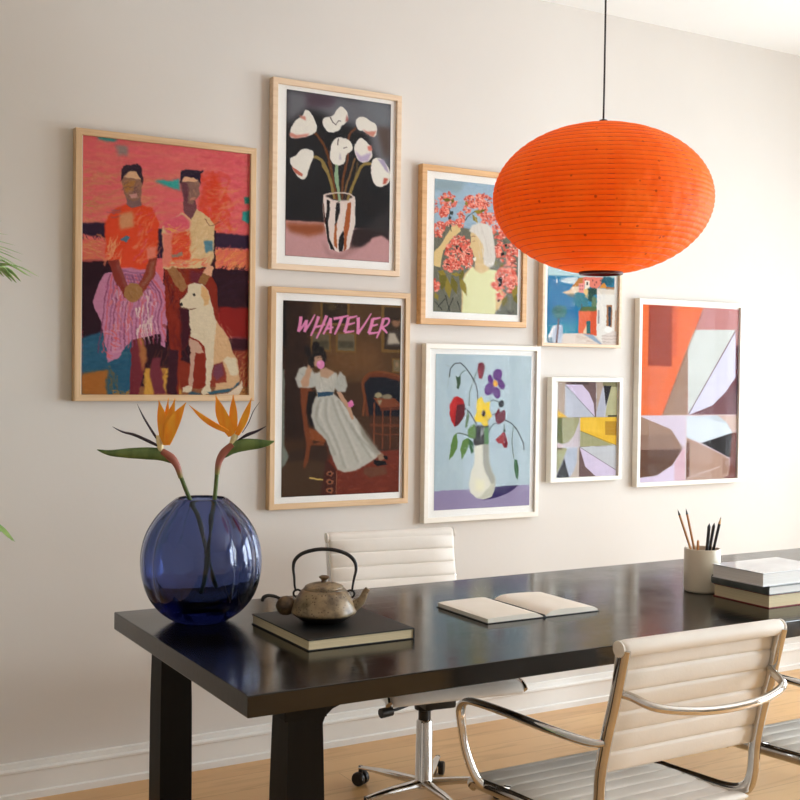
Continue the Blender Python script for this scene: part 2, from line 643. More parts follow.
def make_chair(label, group, arms=True, drop=0.0):
    t = thing('office_chair', label, 'chair', group=group)
    H = 0.236
    v, f = ribbed_panel([(q[0] + 0.014, q[1]) for q in [(-0.243, 0.555), (-0.262, 0.64), (-0.287, 0.73), (-0.300, 0.79), (-0.306, 0.840)]], H + 0.004, 0.006, 6, 0.0065)
    b = link_mesh('backrest', v, f, M['leather'], t, True, 60)
    # rolled top edge of the sling
    r = MB()
    rp = [(-0.290, 0.825)] + [(-0.307 + 0.015 * math.cos(a), 0.845 + 0.015 * math.sin(a)) for a in [math.radians(q) for q in range(0, 300, 20)]]
    v, f = ribbed_panel(rp, H + 0.004, 0.008, 1, 0.0)
    link_mesh('head_roll', v, f, M['leather'], t, True, 60)
    v, f = ribbed_panel([(-0.235, 0.428), (-0.15, 0.414), (0.0, 0.412), (0.12, 0.422 - drop * 0.6), (0.20, 0.432 - drop), (0.240, 0.430 - drop), (0.258, 0.416 - drop), (0.262, 0.402 - drop)], H - 0.008, 0.009, 10, 0.006)
    link_mesh('seat', v, f, M['leather'], t, True, 60)
    for s in (-1, 1):
        path = [(s * H, -0.316, 0.846), (s * H, -0.305, 0.80), (s * H, -0.285, 0.72), (s * H, -0.262, 0.64), (s * H, -0.245, 0.56), (s * H, -0.240, 0.49), (s * H, -0.222, 0.445), (s * H, -0.17, 0.422), (s * H, -0.05, 0.412),
                (s * H, 0.08, 0.416 - drop * 0.4), (s * H, 0.18, 0.426 - drop), (s * H, 0.235, 0.422 - drop), (s * H, 0.252, 0.408 - drop)]
        rl = MB().tube(path, 0.0165, 12, 6, 0.55 if False else 1.0, up=(1, 0, 0))
        # flatten across the width
        for p in rl.v:
            p.x = s * H + (p.x - s * H) * 0.62
        rail = rl.build('side_rail', M['chrome'], t, True)
        cap = MB().lathe([(0.0, 0), (0.016, 0.0), (0.018, 0.002), (0.018, 0.006), (0.0, 0.008)], 24, (s * (H + 0.004), -0.307, 0.845), axis='x')
        if s < 0:
            for p in cap.v:
                p.x = 2 * s * (H + 0.004) - p.x
        cap.build('end_cap', M['leather'], rail, True)
        a = MB() if not arms else MB().tube([(s * (H + 0.004), -0.262, 0.632), (s * (H + 0.022), -0.235, 0.628), (s * (H + 0.045), -0.13, 0.630), (s * (H + 0.052), 0.02, 0.628), (s * (H + 0.052), 0.14, 0.622), (s * (H + 0.05), 0.205, 0.612),
                       (s * (H + 0.048), 0.234, 0.585), (s * (H + 0.045), 0.232, 0.54), (s * (H + 0.038), 0.222, 0.48), (s * (H + 0.022), 0.205, 0.44 - drop * 0.6), (s * H, 0.19, 0.424 - drop)],
                      [0.010, 0.0125, 0.013, 0.013, 0.013, 0.013, 0.012, 0.012, 0.012], 12, 7, 0.72, up=(0, 0, 1))
        if arms:
            a.build('armrest', M['chrome'], t, True)
    # bowed tube behind the back
    MB().tube([(-H, -0.284, 0.747), (-H + 0.02, -0.315, 0.742), (-0.19, -0.365, 0.728), (-0.10, -0.392, 0.716), (0, -0.398, 0.712), (0.10, -0.392, 0.716), (0.19, -0.365, 0.728), (H - 0.02, -0.315, 0.742), (H, -0.284, 0.747)],
              0.0095, 14, 7).build('back_brace', M['chrome'], t, True)
    st = MB()
    st.tube([(-H, -0.08, 0.405), (-0.12, -0.075, 0.385), (0.12, -0.075, 0.385), (H, -0.08, 0.405)], 0.012, 10, 5)
    st.tube([(-H, 0.12, 0.41), (-0.12, 0.11, 0.385), (0.12, 0.11, 0.385), (H, 0.12, 0.41)], 0.012, 10, 5)
    st.build('seat_spreader', M['chrome'], t, True)
    m = MB().box(-0.055, 0.055, -0.10, 0.13, 0.335, 0.392, 0.01)
    m.lathe([(0.0, 0.24), (0.021, 0.24), (0.021, 0.30), (0.034, 0.305), (0.036, 0.34)], 20)
    mech = m.build('tilt_mechanism', M['black_plastic'], t, True)
    MB().tube([(0.04, 0.05, 0.355), (0.12, 0.09, 0.345), (0.17, 0.105, 0.342)], 0.005, 8, 4).tube([(0.165, 0.104, 0.342), (0.205, 0.112, 0.34)], 0.016, 10, 2).build('tilt_lever', M['black_plastic'], mech, True)
    MB().lathe([(0.0, 0.045), (0.034, 0.045), (0.034, 0.06), (0.030, 0.065), (0.027, 0.262), (0.022, 0.27), (0.0, 0.27)], 28).build('gas_column', M['chrome'], t, True)
    for k in range(5):
        a = math.radians(18 + 72 * k)
        c, s = math.cos(a), math.sin(a)
        lg = MB().tube([(0.02 * c, 0.02 * s, 0.058), (0.14 * c, 0.14 * s, 0.062), (0.21 * c, 0.21 * s, 0.062), (0.255 * c, 0.255 * s, 0.060)], [0.022, 0.018, 0.012, 0.010], 10, 5, 0.6, up=(0, 0, 1)).build('base_leg', M['chrome'], t, True)
        w_ = MB()
        cx, cy = 0.25 * c, 0.25 * s
        for d in (-0.014, 0.014):
            prof = [(0.0, -0.009), (0.022, -0.009), (0.024, -0.005), (0.024, 0.005), (0.022, 0.009), (0.0, 0.009)]
            tmp = MB().lathe(prof, 18, axis='x')
            for p in tmp.v:
                x, y = p.x + d, p.y
                p.x, p.y, p.z = cx - s * x + c * y, cy + c * x + s * y, p.z + 0.024
            w_.add(tmp.v, tmp.f)
        w_.lathe([(0.008, 0.03), (0.008, 0.066)], 10, (cx, cy, 0))
        w_.build('caster', M['black_plastic'], lg, True)
    return t


G = 'cream swivel chairs around the dark table'
ch = make_chair('cream leather swivel chair in the foreground, its back and chrome brace turned to the viewer', G, drop=0.03)
ch.location = (1.885, -1.742, 0)
c2 = make_chair('cream leather chair between the table and the wall, behind the teapot', G, arms=False)
c2.location = (2.032, -0.640, 0)
c2.rotation_euler = (0, 0, math.pi + math.radians(-7))
c3 = copy_tree(ch)
c3['label'] = 'chair cut off by the right edge, chrome arm showing beside the foreground chair'
c3.location = (2.715, -1.80, 0)

# ---------------------------------------------------------------- pendant lamp
LC = Vector((2.256, -1.237, 1.944))
lamp = thing('pendant_lamp', 'large flattened round orange paper lantern hanging over the table on a dark cord', 'lamp', (LC.x, LC.y, LC.z))
RA, RB, NR = 0.3215, 0.2195, 31
rho_t = 0.045 / RA
prof = []
zt, zb = 0.9905, -0.981
for k in range(NR * 5 + 1):
    u = zt + (zb - zt) * k / (NR * 5)
    z = u * RB
    r = RA * math.sqrt(max(0, 1 - u * u))
    ph = (k % 5) / 5
    puff = 0.0020 * math.sin(math.pi * ph) if 0 < ph else 0.0
    nx, nz = r / RA ** 2, z / RB ** 2
    l = math.hypot(nx, nz)
    prof.append((r + nx / l * puff, z + nz / l * puff))
seg = 160
rnd = random.Random(4)
sv, sf = [], []
n = len(prof)
for i in range(seg):
    a = 2 * math.pi * i / seg
    for k, (r, z) in enumerate(prof):
        # eight strips of paper: each join is slightly creased
        cr = 1 - 0.004 * max(0, 1 - abs(((a / (2 * math.pi) * 8 + 0.3) % 1) - 0.5) * 26)
        sv.append((r * cr * math.cos(a), r * cr * math.sin(a), z))
for i in range(seg):
    j = (i + 1) % seg
    for k in range(n - 1):
        sf.append([i * n + k, i * n + k + 1, j * n + k + 1, j * n + k])
shade = link_mesh('lamp_shade', sv, sf, M['lamp'], lamp, True, 80)
rb = MB()
for k in range(1, NR):
    r, z = prof[k * 5]
    ring = [(r * 0.9985 * math.cos(2 * math.pi * i / 72), r * 0.9985 * math.sin(2 * math.pi * i / 72), z) for i in range(73)]
    rb.tube(ring, 0.0009, 5, 0, cap=False)
rb.build('ribs', M['rib'], shade, True)
rbot = prof[-1][0]
rg = MB().lathe([(rbot - 0.006, 0.004), (rbot + 0.002, 0.004), (rbot + 0.003, -0.004), (rbot + 0.001, -0.007), (rbot - 0.006, -0.007), (rbot - 0.006, 0.004)], 48, (0, 0, prof[-1][1]))
rg.f = [f for f in rg.f if len(f) < 10]
rg.build('bottom_ring', M['lamp_ring'], lamp, True)
top = prof[0]
tr = MB().tube([((top[0]) * math.cos(2 * math.pi * i / 40), (top[0]) * math.sin(2 * math.pi * i / 40), top[1]) for i in range(41)], 0.002, 6, 0, cap=False)
for a in (0.4, 0.4 + math.pi / 2):
    tr.tube([(top[0] * math.cos(a), top[0] * math.sin(a), top[1]), (-top[0] * math.cos(a), -top[0] * math.sin(a), top[1])], 0.0015, 6, 0)
tr.build('top_carrier', M['cord'], lamp, True)
MB().lathe([(0.0, 0.02), (0.012, 0.016), (0.016, 0.0), (0.016, -0.05), (0.0, -0.05)], 20, (0, 0, top[1])).build('socket', M['black_plastic'], lamp, True)
MB().lathe([(0.0, -0.05), (0.012, -0.05), (0.014, -0.065), (0.03, -0.10), (0.034, -0.125), (0.026, -0.15), (0.0, -0.16)], 24, (0, 0, top[1])).build('bulb', M['bulb'], lamp, True)
_pl = bpy.data.lights.new('bulb_light', 'POINT')
_pl.energy = 0.6
_pl.color = (1.0, 0.86, 0.70)
_pl.shadow_soft_size = 0.06
_po = bpy.data.objects.new('bulb_light', _pl)
COL.objects.link(_po)
_po.location = (LC.x, LC.y, LC.z - 0.03)
MB().tube([(0, 0, top[1] + 0.015), (0.001, 0.0, 0.45), (0.0, 0.0, CEIL - LC.z - 0.02)], 0.0028, 8, 6).build('cord', M['cord'], lamp, True)
MB().lathe([(0.0, -0.028), (0.02, -0.026), (0.045, -0.012), (0.05, 0.0), (0.0, 0.0)], 32, (0, 0, CEIL - LC.z)).build('ceiling_rose', M['white_trim'], lamp, True)

# ---------------------------------------------------------------- things on the table
# blue glass vase
VX, VY = 1.118, -0.966
vt = thing('vase', 'round dark blue ribbed glass vase holding two orange blooms at the table end', 'vase', (VX, VY, TZ))
outer = [(0.0, 0.0), (0.05, 0.0), (0.062, 0.002), (0.078, 0.010), (0.106, 0.034), (0.131, 0.070), (0.145, 0.112), (0.1495, 0.155), (0.146, 0.197), (0.134, 0.237), (0.112, 0.275), (0.088, 0.303), (0.070, 0.3195), (0.0635, 0.325), (0.0605, 0.3265)]
inner = [(0.0575, 0.325), (0.0585, 0.320), (0.065, 0.313), (0.082, 0.299), (0.106, 0.272), (0.128, 0.235), (0.140, 0.196), (0.1435, 0.155), (0.139, 0.114), (0.124, 0.082), (0.098, 0.060), (0.06, 0.050), (0.0, 0.048)]
def smooth_prof(p, s=4):
    return [(max(0.0, q.x), q.y) for q in spline([(a, b, 0) for a, b in p], s)]
def vase_shell(prof, amp):
    v, f = [], []
    seg = 120
    n = len(prof)
    for i in range(seg):
        a = 2 * math.pi * i / seg
        lob = abs(math.cos(a * 6))
        for (r, z) in prof:
            k = amp * min(1, max(0, (r - 0.06) / 0.05)) * (lob ** 0.6 - 0.7)
            v.append(((r + k) * math.cos(a), (r + k) * math.sin(a), z))
    for i in range(seg):
        j = (i + 1) % seg
        for k in range(n - 1):
            f.append([i * n + k, j * n + k, j * n + k + 1, i * n + k + 1])
    return v, f
pr = smooth_prof(outer) + smooth_prof(inner)
VS = 1.075
pr = [(r * VS, z * 1.015) for r, z in pr]
v, f = vase_shell(pr, 0.0075)
body = link_mesh('vase_body', v, f, M['blue_glass'], vt, True, 60)
bm = bmesh.new(); bm.from_mesh(body.data)
bmesh.ops.remove_doubles(bm, verts=bm.verts, dist=1e-5)
bmesh.ops.recalc_face_normals(bm, faces=bm.faces)
bm.to_mesh(body.data); bm.free()

# bird of paradise stems
M['stem'] = noise_mat('green_stem', (72, 92, 38), (98, 116, 52), (30, 30, 8), rough=0.45)
M['leaf'] = noise_mat('green_spathe', (70, 98, 52), (112, 136, 74), (30, 30, 8), rough=0.45)
M['petal'] = noise_mat('orange_petal', (255, 150, 14), (255, 178, 44), (60, 60, 14), rough=0.5)
M['tongue'] = noise_mat('dark_purple_tongue', (30, 20, 30), (52, 34, 50), (40, 40, 40), rough=0.5)
M['pale'] = noise_mat('pale_petal_base', (226, 206, 150), (236, 220, 170), (40, 40, 40), rough=0.5)


def spathe_mat():
    m, nt, b = new_mat('green_and_rose_spathe')
    L = nt.links.new
    tc = nt.nodes.new('ShaderNodeTexCoord')
    sep = nt.nodes.new('ShaderNodeSeparateXYZ')
    L(tc.outputs['Generated'], sep.inputs[0])
    rp = nt.nodes.new('ShaderNodeValToRGB')
    L(sep.outputs['Z'], rp.inputs[0])
    e = rp.color_ramp.elements
    e[0].position = 0.0; e[0].color = srgb((128, 138, 70))
    e[1].position = 1.0; e[1].color = srgb((150, 84, 66))
    q = rp.color_ramp.elements.new(0.35); q.color = srgb((172, 104, 92))
    L(rp.outputs[0], b.inputs['Base Color'])
    b.inputs['Roughness'].default_value = 0.45
    return m


M['neck'] = spathe_mat()
# camera-facing direction of the flower heads is only their real orientation in the vase: heads spread along the wall direction
ex = Vector((0.87, -0.49, 0))      # sideways axis of the flower fan
ey = Vector((0.49, 0.87, 0))


def petal(mb, base, tip, width, thick, bend, seg=9, depth_off=0.0):
    """pointed petal with a keel: base, tip in the fan plane (a, z), bend = sideways bow"""
    b0 = base[0] * ex + Vector((0, 0, base[1])) + ey * depth_off
    t0 = tip[0] * ex + Vector((0, 0, tip[1])) + ey * (depth_off + (tip[2] if len(tip) > 2 else 0))
    ax = t0 - b0
    side = Vector((0, 0, 1)).cross(ey)
    sd = ax.cross(ey).normalized()
    v, f = [], []
    m = 8
    for i in range(seg + 1):
        s = i / seg
        c = b0 + ax * s + sd * (bend * math.sin(math.pi * s))
        w_ = width * (0.30 + 0.70 * math.sin(math.pi * min(1, s * 0.95 + 0.12)) ** 0.8) * (1 - s ** 7)
        w_ = max(w_, 0.0006)
        th = thick * (1 - 0.6 * s)
        for k in range(m):
            a = 2 * math.pi * k / m
            off = sd * (math.cos(a) * w_) + ey * (math.sin(a) * th * min(1, w_ / width * 2))
            off += ey * (-abs(math.cos(a)) * w_ * 0.35)
            v.append(c + off)
    for i in range(seg):
        for k in range(m):
            f.append([i * m + k, i * m + (k + 1) % m, (i + 1) * m + (k + 1) % m, (i + 1) * m + k])
    f += [list(range(m)), [seg * m + k for k in range(m)]]
    mb.add(v, f)


S = 0.00270      # metres per unit used while measuring the blooms


def bloom(label, name, depth, stem, neck, spathe, petals, tongues, pale):
    O = Vector((VX, VY, TZ))
    t = thing(name, label, 'flower', tuple(O), 0, 'orange blooms in the blue vase')
    def P3(p, d=0.0):
        return ex * ((p[0] - 202) * S) + ey * (depth + d) + Vector((0, 0, 0.328 + (500 - p[1]) * S))
    def p2(p):
        return ((p[0] - 202) * S, 0.328 + (500 - p[1]) * S) + tuple(p[2:])
    MB().tube([P3(p, d) for p, d in stem], [0.0062, 0.0060, 0.0058], 10, 6).build('stem', M['stem'], t, True)
    MB().tube([P3(p) for p in neck], [0.0065, 0.0090, 0.0115, 0.0095], 12, 6).build('neck', M['neck'], t, True)
    mb = MB(); mb.tube([P3(p) for p in spathe], [0.011, 0.0165, 0.0165, 0.0135, 0.008, 0.0008], 12, 7, 0.45, up=ey.cross(P3(spathe[-1]) - P3(spathe[0])).normalized().cross(P3(spathe[-1]) - P3(spathe[0])).normalized())
    mb.build('spathe', M['leaf'], t, True)
    for (b, tp, wd, bend, d) in petals:
        mb = MB()
        petal(mb, p2(b), p2(tp), wd, 0.0035, bend, depth_off=depth + d)
        mb.build('petal', M['petal'], t, True)
    for pts, r in tongues:
        MB().tube([P3(p) for p in pts], r, 8, 6, 0.5).build('tongue', M['tongue'], t, True)
    MB().tube([P3(p) for p in pale], [0.006, 0.009, 0.005], 10, 5).build('pale_sheath', M['pale'], t, True)
    return t


bloom('left orange bloom, its long green spathe pointing left toward the window-less wall'.replace(' toward the window-less wall', ' from the blue vase'), 'bird_of_paradise', -0.012,
      [((216, 592), 0.05), ((208, 560), 0.03), ((199, 520), 0.012), ((190, 498), 0.0), ((182, 478), 0.0)],
      [(182, 479), (178, 467), (172, 459), (163, 453)],
      [(174, 461), (162, 456), (148, 455), (130, 455), (112, 455), (99, 452)],
      [((166, 446), (159, 402), 0.0150, -0.003, 0.004), ((165, 447), (168, 400), 0.0085, 0.0, 0.012), ((167, 446), (176, 400), 0.0125, 0.002, -0.006), ((168, 445), (187, 404), 0.0170, 0.006, -0.010)],
      [([(164, 450), (152, 444), (136, 437), (124, 434), (114, 429)], [0.003, 0.009, 0.008, 0.005, 0.0008]), ([(163, 447), (155, 436), (145, 420), (138, 406)], [0.002, 0.007, 0.005, 0.0006])],
      [(162, 454), (161, 447), (158, 437)])
bloom('right orange bloom with spread petals leaning right of the vase mouth', 'bird_of_paradise', 0.016,
      [((203, 596), -0.036), ((206, 580), -0.03), ((210, 540), -0.015), ((214, 500), -0.0), ((216, 475), 0.0)],
      [(216, 476), (218, 463), (223, 454), (232, 446)],
      [(222, 456), (232, 449), (244, 446), (256, 445), (266, 444), (273, 442)],
      [((231, 437), (214, 397), 0.0165, 0.004, 0.0), ((232, 436), (231, 396), 0.0115, 0.0, 0.010), ((227, 433), (188, 407), 0.0080, 0.007, -0.004), ((236, 436), (250, 399), 0.0100, -0.003, -0.004)],
      [([(236, 442), (246, 436), (256, 432), (265, 427)], [0.003, 0.010, 0.007, 0.0008]), ([(241, 434), (247, 424), (252, 412), (258, 403)], [0.002, 0.003, 0.002, 0.0006])],
      [(230, 446), (233, 439), (237, 432)])

# closed black book under the teapot
M['black_cover'] = noise_mat('black_cloth_cover', (13, 14, 13), (22, 23, 21), (40, 40, 40), rough=0.42, bump=0.2, bscale=300)
M['cream_pages'] = noise_mat('cream_page_edges', (214, 196, 156), (234, 218, 182), (2, 2, 900), rough=0.8)
M['white_pages'] = noise_mat('white_page_edges', (222, 220, 216), (238, 237, 234), (2, 2, 900), rough=0.8)


def book(name, label, x0, x1, y0, y1, z0, th, cover, pages, group=None, spine='y0', cov=0.003, over=0.004, parts=('cover', 'pages'), cat='book', round_spine=False, rz=0.0):
    """book with its spine on the named side; two boards, a spine and a block of pages"""
    cx, cy = (x0 + x1) / 2, (y0 + y1) / 2
    t = thing(name, label, cat, (cx, cy, z0), rz, group)
    a0, a1, b0, b1 = x0 - cx, x1 - cx, y0 - cy, y1 - cy
    c = MB()
    c.box(a0, a1, b0, b1, 0, cov, cov * 0.3)
    c.box(a0, a1, b0, b1, th - cov, th, cov * 0.3)
    if round_spine:
        seg = 8
        n0 = len(c.v)
        vv, ff = [], []
        for k in range(seg + 1):
            q = -math.pi / 2 + math.pi * k / seg
            d, z = math.cos(q) * th * 0.16, th / 2 + math.sin(q) * th / 2
            di, zi = math.cos(q) * (th * 0.16 - cov * .5), th / 2 + math.sin(q) * (th / 2 - cov)
            if spine == 'y0':
                vv += [(a0, b0 - d, z), (a1, b0 - d, z), (a1, b0 - di, zi), (a0, b0 - di, zi)]
            else:
                vv += [(a0 - d, b0, z), (a0 - d, b1, z), (a0 - di, b1, zi), (a0 - di, b0, zi)]
        for k in range(seg):
            for j in range(4):
                ff.append([k * 4 + j, k * 4 + (j + 1) % 4, k * 4 + 4 + (j + 1) % 4, k * 4 + 4 + j])
        ff += [[0, 1, 2, 3], [seg * 4 + j for j in range(4)]]
        c.add(vv, ff)
    elif spine == 'y0':
        c.box(a0, a1, b0, b0 + cov, cov, th - cov)
    elif spine == 'y1':
        c.box(a0, a1, b1 - cov, b1, cov, th - cov)
    elif spine == 'x1':
        c.box(a1 - cov, a1, b0, b1, cov, th - cov)
    else:
        c.box(a0, a0 + cov, b0, b1, cov, th - cov)
    c.build('cover', cover, t)
    pg = {'x0': a0 + over, 'x1': a1 - over, 'y0': b0 + over, 'y1': b1 - over}
    if spine in pg:
        pg[spine] = {'x0': a0 + cov, 'x1': a1 - cov, 'y0': b0 + cov, 'y1': b1 - cov}[spine]
        if round_spine:
            pg[spine] = b0 if spine == 'y0' else a0
    MB().box(pg['x0'], pg['x1'], pg['y0'], pg['y1'], cov, th - cov).build('pages', pages, t)
    return t


book('book', 'closed black hardback with cream page edges lying under the teapot', 1.222, 1.52, -1.414, -1.068, TZ, 0.028, M['black_cover'], M['cream_pages'], spine='x1', over=0.003)

# stack on the right: from the bottom
M['red_cover'] = noise_mat('red_cloth_cover', (120, 34, 30), (142, 44, 38), (30, 30, 30), rough=0.5)
M['grey_cover'] = noise_mat('grey_green_cover', (84, 88, 84), (104, 108, 102), (30, 30, 30), rough=0.35)
M['white_cover'] = noise_mat('glossy_pale_cover', (198, 200, 202), (222, 224, 226), (7, 7, 7), rough=0.12)
M['cream_cover'] = noise_mat('cream_cover', (222, 214, 196), (232, 226, 210), (30, 30, 30), rough=0.5)
GB = 'hardbacks stacked beside the pencil cup'
book('book', 'cream-paged book with red boards at the bottom of the stack by the cup', 2.640, 2.90, -1.556, -1.335, TZ, 0.040, M['red_cover'], M['cream_pages'], GB, spine='x1', over=0.003)
book('book', 'grey-green book in the middle of the stack by the cup', 2.636, 2.90, -1.562, -1.333, TZ + 0.0402, 0.026, M['grey_cover'], M['white_pages'], GB, spine='x0', round_spine=True, over=0.003)
book('book', 'pale grey book with glossy white cover on top of the stack', 2.606, 2.89, -1.558, -1.362, TZ + 0.0664, 0.040, M['white_cover'], M['white_pages'], GB, spine='x1', over=0.002, rz=0.02)

# open notebook
M['note_page'] = noise_mat('notebook_paper', (240, 234, 220), (246, 240, 228), (8, 8, 8), rough=0.75)
NX, NY = 1.976, -1.229
nb = thing('notebook', 'open blank notebook lying at the middle of the table, ribbon of curled pages at the right', 'notebook', (NX, NY, TZ))
nb['label'] = 'open notebook with blank cream pages lying on the middle of the table'
MB().box(-0.194, 0.194, -0.129, 0.129, 0, 0.0025, 0.0008).box(-0.004, 0.004, -0.129, 0.129, 0.0025, 0.004).build('cover', M['black_cover'], nb)
def pageblock(s, h0, h1, lift, dip):
    xs = [i / 16 for i in range(17)]
    v, f = [], []
    for y in (-0.126, 0.126):
        for x in xs:
            z = h0 * (1 - math.exp(-x * 9)) * (1 - x) ** 0.25 * lift + h1 * min(1, x * 7) + 0.003
            v.append((s * (0.002 + x * 0.188), y, max(z, 0.0028)))
        for x in reversed(xs):
            v.append((s * (0.002 + x * 0.188), y, 0.0025))
    n = 34
    f = [list(range(n)), list(range(n, 2 * n))] + [[k, (k + 1) % n, n + (k + 1) % n, n + k] for k in range(n)]
    # side caps as quads for clean shading
    f = f[2:]
    for base in (0, n):
        for k in range(16):
            f.append([base + k, base + k + 1, base + n - 2 - k, base + n - 1 - k])
    return v, f
v, f = pageblock(-1, 0.004, 0.010, 1.0, 0)
link_mesh('page_block', v, f, M['note_page'], nb, True, 30)
v, f = pageblock(1, 0.014, 0.0035, 1.0, 0)
link_mesh('page_block', v, f, M['note_page'], nb, True, 30)
MB().tube([(0.0, -0.128, 0.006), (0.0, 0.0, 0.007), (0.0, 0.128, 0.006)], 0.0022, 6, 4).build('bookmark_ribbon', M['black_cover'], nb, True)

# mug of pencils
M['mug'] = noise_mat('cream_glazed_ceramic', (214, 204, 182), (222, 212, 192), (8, 8, 8), rough=0.3)
MX, MY = 2.668, -1.258
mg = thing('pencil_cup', 'plain cream ceramic cup holding pencils beside the stacked books', 'cup', (MX, MY, TZ))
MB().lathe([(0.0, 0.0), (0.050, 0.0), (0.0545, 0.003), (0.056, 0.008), (0.056, 0.132), (0.0545, 0.135), (0.051, 0.135), (0.0505, 0.132), (0.0505, 0.010), (0.0, 0.008)], 48).build('cup_body', M['mug'], mg, True)
M['pencil_wood'] = noise_mat('natural_pencil', (186, 122, 62), (204, 142, 80), (40, 40, 10), rough=0.5)
M['pencil_black'] = noise_mat('black_pencil', (16, 16, 18), (28, 28, 30), (40, 40, 40), rough=0.35)
M['graphite'] = noise_mat('graphite', (40, 38, 38), (56, 54, 54), (40, 40, 40), rough=0.4)
M['bare_wood'] = noise_mat('sharpened_wood', (212, 170, 120), (226, 186, 138), (60, 60, 60), rough=0.6)


def pencil(label, foot, head, length, bodymat, tipmat, r=0.0038, kind='pencil', tiplen=0.02, coremat=None):
    """foot and head: (x, y) offsets in the cup at the bottom and at the rim; the shaft runs on past the rim"""
    a = Vector((foot[0], foot[1], 0.013))
    b = Vector((head[0], head[1], 0.132))
    d = (b - a).normalized()
    t = thing(kind, label, 'pencil' if kind == 'pencil' else 'pen', (MX + a.x, MY + a.y, TZ + a.z), 0, 'pencils and pens in the cream cup')
    q = d.to_track_quat('Z', 'Y')
    def mk(prof, name, mat, seg, sm=False):
        m = MB().lathe(prof, seg)
        m.v = [q @ p for p in m.v]
        return m.build(name, mat, t, sm)
    L = length
    mk([(0.0, 0.0), (r, 0.0), (r, L - tiplen), (0.0, L - tiplen)], 'shaft', bodymat, 6)
    mk([(0.0, L - tiplen), (r, L - tiplen), (r * 0.32, L - tiplen * 0.3), (0.0, L - tiplen * 0.3)], 'sharpened_tip', tipmat, 12, True)
    mk([(0.0, L - tiplen * 0.3), (r * 0.32, L - tiplen * 0.3), (0.0, L)], 'lead', coremat or M['graphite'], 10, True)
    return t


exx, eyy = Vector((0.70, -0.71)), Vector((0.71, 0.70))
def pp(a, b):
    q = exx * a + eyy * b
    return (q.x, q.y)
pencil('tall natural wood pencil leaning furthest left in the cup', pp(0.004, 0.0), pp(-0.036, -0.010), 0.258, M['pencil_wood'], M['graphite'])
pencil('natural wood pencil second from the left in the cup', pp(0.0, 0.020), pp(-0.026, 0.016), 0.250, M['pencil_wood'], M['graphite'])
pencil('short natural wood stub low in the cup', pp(-0.010, -0.034), pp(-0.013, -0.030), 0.152, M['pencil_wood'], M['pencil_wood'], r=0.0042, tiplen=0.006, coremat=M['pencil_wood'])
pencil('black pen with blunt end at the middle of the cup', pp(0.006, -0.018), pp(0.014, -0.020), 0.205, M['pencil_black'], M['pencil_black'], r=0.0052, kind='pen', tiplen=0.012, coremat=M['pencil_black'])
pencil('black pen leaning just left of the wood-tipped pencil', pp(0.004, 0.010), pp(0.022, 0.002), 0.207, M['pencil_black'], M['pencil_black'], r=0.0048, kind='pen', tiplen=0.012, coremat=M['pencil_black'])
pencil('black pencil with sharpened bare wood tip, furthest right in the cup', pp(0.010, 0.022), pp(0.034, 0.014), 0.228, M['pencil_black'], M['bare_wood'], r=0.0046, tiplen=0.024)

# teapot
def pot_mat():
    m, nt, b = new_mat('speckled_brown_stoneware')
    L = nt.links.new
    tc = nt.nodes.new('ShaderNodeTexCoord')
    sep = nt.nodes.new('ShaderNodeSeparateXYZ')
    L(tc.outputs['Object'], sep.inputs[0])
    nz = nt.nodes.new('ShaderNodeTexNoise')
    nz.inputs['Scale'].default_value = 34
    nz.inputs['Detail'].default_value = 5
    L(tc.outputs['Object'], nz.inputs['Vector'])
    rp = nt.nodes.new('ShaderNodeValToRGB')
    e = rp.color_ramp.elements
    e[0].position = 0.34; e[0].color = srgb((92, 74, 52))
    e[1].position = 0.62; e[1].color = srgb((158, 136, 104))
    L(nz.outputs['Fac'], rp.inputs[0])
    vo = nt.nodes.new('ShaderNodeTexVoronoi')
    vo.inputs['Scale'].default_value = 110
    L(tc.outputs['Object'], vo.inputs['Vector'])
    r2 = nt.nodes.new('ShaderNodeValToRGB')
    r2.color_ramp.elements[0].position = 0.16; r2.color_ramp.elements[0].color = (0.25, 0.17, 0.12, 1)
    r2.color_ramp.elements[1].position = 0.28; r2.color_ramp.elements[1].color = (1, 1, 1, 1)
    L(vo.outputs['Distance'], r2.inputs[0])
    mx = nt.nodes.new('ShaderNodeMix'); mx.data_type = 'RGBA'; mx.blend_type = 'MULTIPLY'
    mx.inputs[0].default_value = 0.75
    L(rp.outputs[0], mx.inputs[6]); L(r2.outputs[0], mx.inputs[7])
    # unglazed dark foot
    r3 = nt.nodes.new('ShaderNodeMapRange')
    r3.inputs['From Min'].default_value = 0.021; r3.inputs['From Max'].default_value = 0.027
    L(sep.outputs['Z'], r3.inputs['Value'])
    m2 = nt.nodes.new('ShaderNodeMix'); m2.data_type = 'RGBA'
    m2.inputs[6].default_value = srgb((26, 21, 18))
    L(r3.outputs[0], m2.inputs[0]); L(mx.outputs[2], m2.inputs[7])
    L(m2.outputs[2], b.inputs['Base Color'])
    b.inputs['Roughness'].default_value = 0.32
    return m


